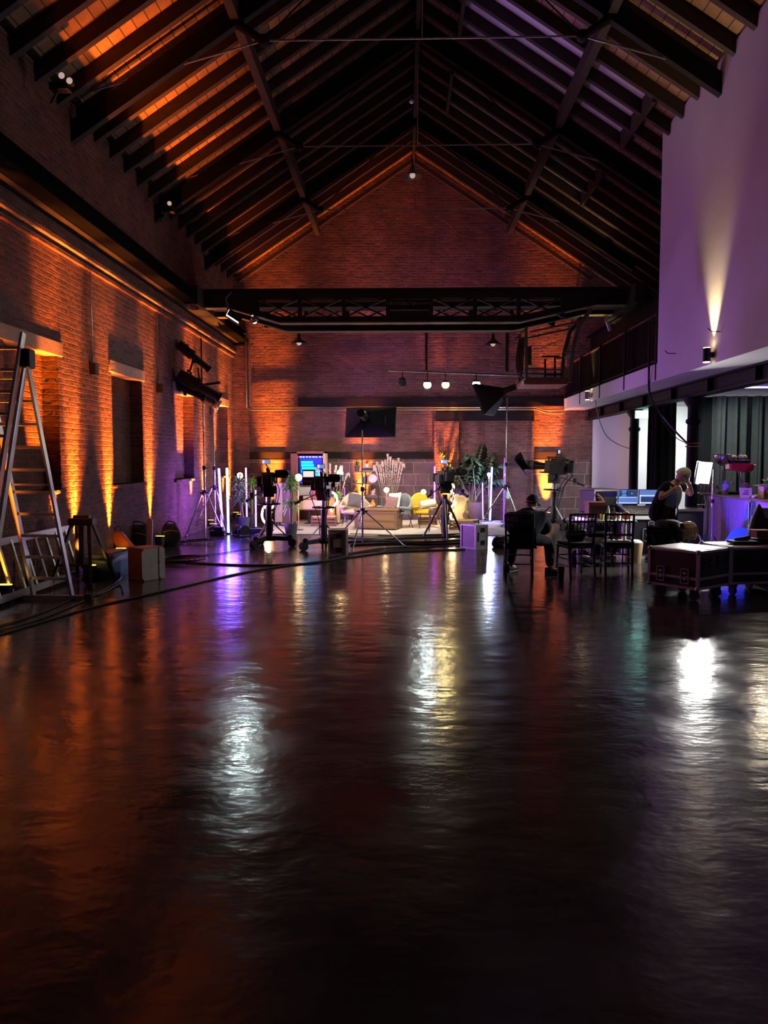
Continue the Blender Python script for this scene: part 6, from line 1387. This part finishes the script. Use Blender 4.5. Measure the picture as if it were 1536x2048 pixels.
# ---- bending woman with blonde hair
o0 = V(P(1312, 1145, 11.25).x, 11.25, 0); Y0 = 11.25
t = thing('person', 'blonde person in black clothes bending far forward behind the flight case', 'person', o0)
pel = W(1318, 1068, Y0); sp1 = W(1334, 1056, Y0); chest = W(1349, 1050, Y0-.02); nk = W(1362, 1051, Y0-.03); hd = W(1375, 1060, Y0-.06)
sN, sF = W(1352, 1056, Y0-.18), W(1354, 1050, Y0+.15)
eN, eF = W(1358, 1084, Y0-.22), W(1368, 1078, Y0+.15); wN, wF = W(1376, 1104, Y0-.18), W(1380, 1100, Y0+.08)
hN, hF = W(1316, 1072, Y0-.09), W(1318, 1070, Y0+.09); kN, kF = W(1322, 1106, Y0-.1), W(1334, 1106, Y0+.1); aN, aF = W(1310, 1138, Y0-.08), W(1326, 1136, Y0+.12); aN.z = aF.z = .08
body = [[('pel', pel, .13, .12), ('sp', sp1, .12, .11), ('ch', chest, .13, .115), ('nk', nk, .055), ('hd0', hd+V(-.03, 0, .02), .05)],
 [('ch', chest, .13), ('sn', sN, .05), ('en', eN, .038), ('wrN', wN, .024)], [('ch', chest, .13), ('sf', sF, .05), ('ef', eF, .038), ('wrF', wF, .024)],
 [('pel', pel, .13), ('hn', hN, .085), ('kn', kN, .055), ('an', aN, .038)], [('pel', pel, .13), ('hf', hF, .085), ('kf', kF, .055), ('af', aF, .038)]]
body += hand_chains('N', wN, (.4, .1, -.8), (.6, .2, 0), .5, .92, 1) + hand_chains('F', wF, (.3, -.1, -.8), (.5, -.2, 0), .5, .92, -1)
bo = skin('body', body, M['skin'], t)
hb, f_, u_, r_, c_ = head(t, hd, (.25, .1, -.95), (.95, .0, .25), .95); hb.build('head', M['skin'], bo, weld=True)
b = MB().surf(lambda a, q: c_+(r_*math.sin(a*2.0)*math.cos(6.2832*q)*.088+f_*(math.sin(a*2.0)*math.sin(6.2832*q)*.104-.016)+u_*(math.cos(a*2.0)*.130))*(1+.04*math.sin(q*70+a*6)), 16, 60)
b.build('hair', M['hair_b'], t, weld=True, solid=.008)
b = MB()
for i in range(80):
    a = rh.uniform(-1, 1); e = rh.uniform(-1, 1); s0 = c_-f_*.04+r_*a*.09+u_*e*.11; ln = rh.uniform(.08, .2)
    b.tube(spline([s0, s0+V(.02*a, -.01, -.06), s0+V(-.03+.04*a, -.02, -ln)], 4), .009, 5)
b.build('hair_strand', M['hair_b'], t)
skin('jumper', [[('pel', pel+V(.02, 0, .0), .26, .24), ('sp', sp1+V(0, 0, 0), .23, .20), ('ch', chest, .20, .17), ('nk', nk+V(-.03, 0, 0), .09)],
 [('ch', chest, .2), ('sn', sN, .078), ('en', eN, .06), ('wn', wN.lerp(eN, .15), .042)], [('ch', chest, .2), ('sf', sF, .078), ('ef', eF, .06), ('wf', wF.lerp(eF, .15), .042)]], M['black_c'], t)
skin('trousers', [[('pel', pel, .15, .145), ('hn', hN, .11), ('kn', kN, .085), ('an', aN+V(0, 0, .02), .065)], [('pel', pel, .15), ('hf', hF, .11), ('kf', kF, .085), ('af', aF+V(0, 0, .02), .065)]], M['black_c'], t)
shoe(aN, aN+V(.15, -.04, 0), t); shoe(aF, aF+V(.15, -.04, 0), t)
# ================================================================== LIGHTS
def light(kind, name, loc, col, power, size=.05, to=None, ang=60, blend=1, size_y=None, parent=None, spread=None):
    l = bpy.data.lights.new(name, kind); l.color = col; l.energy = power
    if kind == 'SPOT': l.spot_size = R(ang); l.spot_blend = blend; l.shadow_soft_size = size
    elif kind == 'AREA':
        l.size = size
        if size_y: l.shape = 'RECTANGLE'; l.size_y = size_y
        if spread: l.spread = R(spread)
    else: l.shadow_soft_size = size
    o = bpy.data.objects.new(name, l); COL.objects.link(o); o.location = loc
    if to is not None: o.rotation_euler = (V(to)-V(loc)).to_track_quat('-Z', 'Y').to_euler()
    return o
OR = (1, .215, .015)
for (y, k, of) in UPL:
    light('SPOT', 'uplight_beam', (XL+of, y, .24), OR, (6500 if of < .3 else 11000)*k, .05, (XL+.02 if of < .3 else XL-.2, y, 1.4 if of < .3 else 2.4), 44, .7).scale = (.38, 1, 1)
    light('SPOT', 'uplight_spill', (XL+of+.02, y, .24), OR, (2300 if of < .3 else 900)*k, .05, (XL+of-.02, y, 4.0), 44, 1)
for (x, k, of) in UPB:
    light('SPOT', 'uplight_beam', (x, YB-of, .24), OR, 6200*k, .05, (x, YB-.05, 1.35), 74, .8).scale = (.34, 1, 1)
    light('SPOT', 'uplight_spill', (x, YB-of, .24), OR, 550*k, .05, (x, YB-.3, 4.0), 56, 1)
SC.world = bpy.data.worlds.new('world'); SC.world.use_nodes = True
bg = SC.world.node_tree.nodes['Background']; bg.inputs[0].default_value = (.42, .30, .62, 1); bg.inputs[1].default_value = .06
VI = (.42, .16, 1)
# key lights of the set
_d1 = V(.2, .93, -.18).normalized(); light('AREA', 'softbox_light', SB1+_d1*.60, (1, .88, .72), 60, .85, SB1+_d1*.6+V(.1, 1.0, -.55), size_y=.5, spread=100)
_d2 = V(-.86, .38, -.35).normalized(); light('AREA', 'softbox_light', SB2+_d2*.62, (1, .9, .78), 70, .6, SB2+_d2*.62+V(-.86, .3, -.6), size_y=.6, spread=100)
light('SPOT', 'profile_beam', PROF[0], (1, .8, .55), 260, .05, (0, 19.5, .2), 34, .6)
light('SPOT', 'profile_beam', PROF[1], (1, .85, .65), 170, .05, (1.2, 19.2, .3), 34, .6)
light('SPOT', 'fresnel_beam', PROF[2], (.9, .95, 1), 300, .05, (1.5, 20.0, .5), 50, .6)
for p, c, e in TRK: light('SPOT', 'track_beam', p, c, e, .06, p+V(0, -5, -3.3), 100, .8)
# violet wash beams from the blue can and the two added floor cans
light('SPOT', 'violet_wash', VC[1], (.78, .28, .95), 640, .3, (4.5, 11.0, 4.2), 80, 1)  # added can, gives the upper right wall its violet
light('SPOT', 'violet_wash', VC[0], (.45, .14, 1), 900, .1, (4.2, 14.5, 1.5), 60, 1)
light('SPOT', 'violet_wash', VC[0], (.40, .10, 1), 260, .1, (-5.2, 16.6, .9), 100, 1)
light('SPOT', 'violet_wash', VC[2], (.62, .28, 1), 320, .1, (.2, 22.3, 6.8), 34, 1)
light('POINT', 'tube_light', (-4.0, 17.7, .9), (.16, .06, 1), 90, .15)
light('POINT', 'tube_light', (2.35, 21.0, .8), (.12, .08, 1), 50, .15)
light('SPOT', 'violet_wash', VC[1], (.50, .22, 1), 900, .1, (1.6, 12.2, 9.4), 30, 1)  # added beam, tints the skylight blinds
light('SPOT', 'annex_violet_fill', (4.3, 16.5, .4), (.85, .35, 1), 160, .1, (5.7, 22.2, 1.7), 50, 1)  # added fill for the pinkish annex back wall, no lamp there
light('SPOT', 'clamp_lamp_beam', FL2+V(0, -.1, .05), (.95, .9, 1), 220, .08, (3.2, 12.6, 8.3), 40, 1)
light('SPOT', 'violet_wash', VC[2], (.55, .2, 1), 950, .1, (.5, 22.3, 2.6), 70, 1)  # added beam standing in for tube spill on the gable
# wall sconces
for p in SCO:
    light('SPOT', 'sconce_up', p+V(-.10, 0, .12), (1, .74, .3), 300, .03, p+V(-.02, 0, 2.2), 54, 1)
    light('SPOT', 'sconce_down', p+V(-.10, 0, -.12), (1, .8, .4), 22, .03, p+V(-.1, 0, -2), 80, 1)
# led panel, annex lights; annex and drape fills are added without fixtures
light('AREA', 'panel_light', LEDP+V(-.06, -.02, 0), (1, .98, .95), 120, .25, LEDP+V(-1.5, -1.0, -.12), size_y=.4)
light('AREA', 'annex_fill', (6.9, 18.9, 3.0), (.9, 1, .95), 110, .5, (7.0, 19.6, 0), size_y=.3)  # added fill to brighten the annex walls, no ceiling fixture
light('POINT', 'exit_light', (5.75, 19.6, 2.7), (.15, .9, .65), 6, .1)
light('SPOT', 'bar_spot', (6.6, 14.0, 2.95), (1, .85, .6), 60, .04, (6.2, 12.9, .9), 120, .8)
light('SPOT', 'bar_blue_fill', BLF+V(.1, .05, .2), (.13, .03, 1), 380, .08, (5.56, 12.4, .86), 58, .6)  # beam of the added lamp, tints the bar front
light('SPOT', 'drape_fill', (5.7, 14.6, 2.95), (.9, 1, .95), 110, .08, (6.9, 16, 1.7), 80, 1)  # added fill to lift the drape, no fixture
light('SPOT', 'crane_flood', FLD+V(.1, -.12, -.05), (.8, 1, .95), 80, .08, (-1.5, 10, 0), 110, .8)
for p, c, e in BLB: light('POINT', 'bulb_light', p, c, e, .05)
# ================================================================== RENDER SETTINGS
SC.view_settings.view_transform = 'Standard'; SC.view_settings.look = 'None'
SC.view_settings.exposure = 0; SC.view_settings.gamma = 1; SC.view_settings.use_curve_mapping = False
c = SC.cycles
c.use_denoising = True; c.max_bounces = 5; c.diffuse_bounces = 3; c.glossy_bounces = 3; c.transmission_bounces = 4; c.transparent_max_bounces = 6
c.sample_clamp_indirect = 3.0; c.sample_clamp_direct = 0; c.caustics_reflective = False; c.caustics_refractive = False
try: c.use_light_tree = True
except Exception: pass
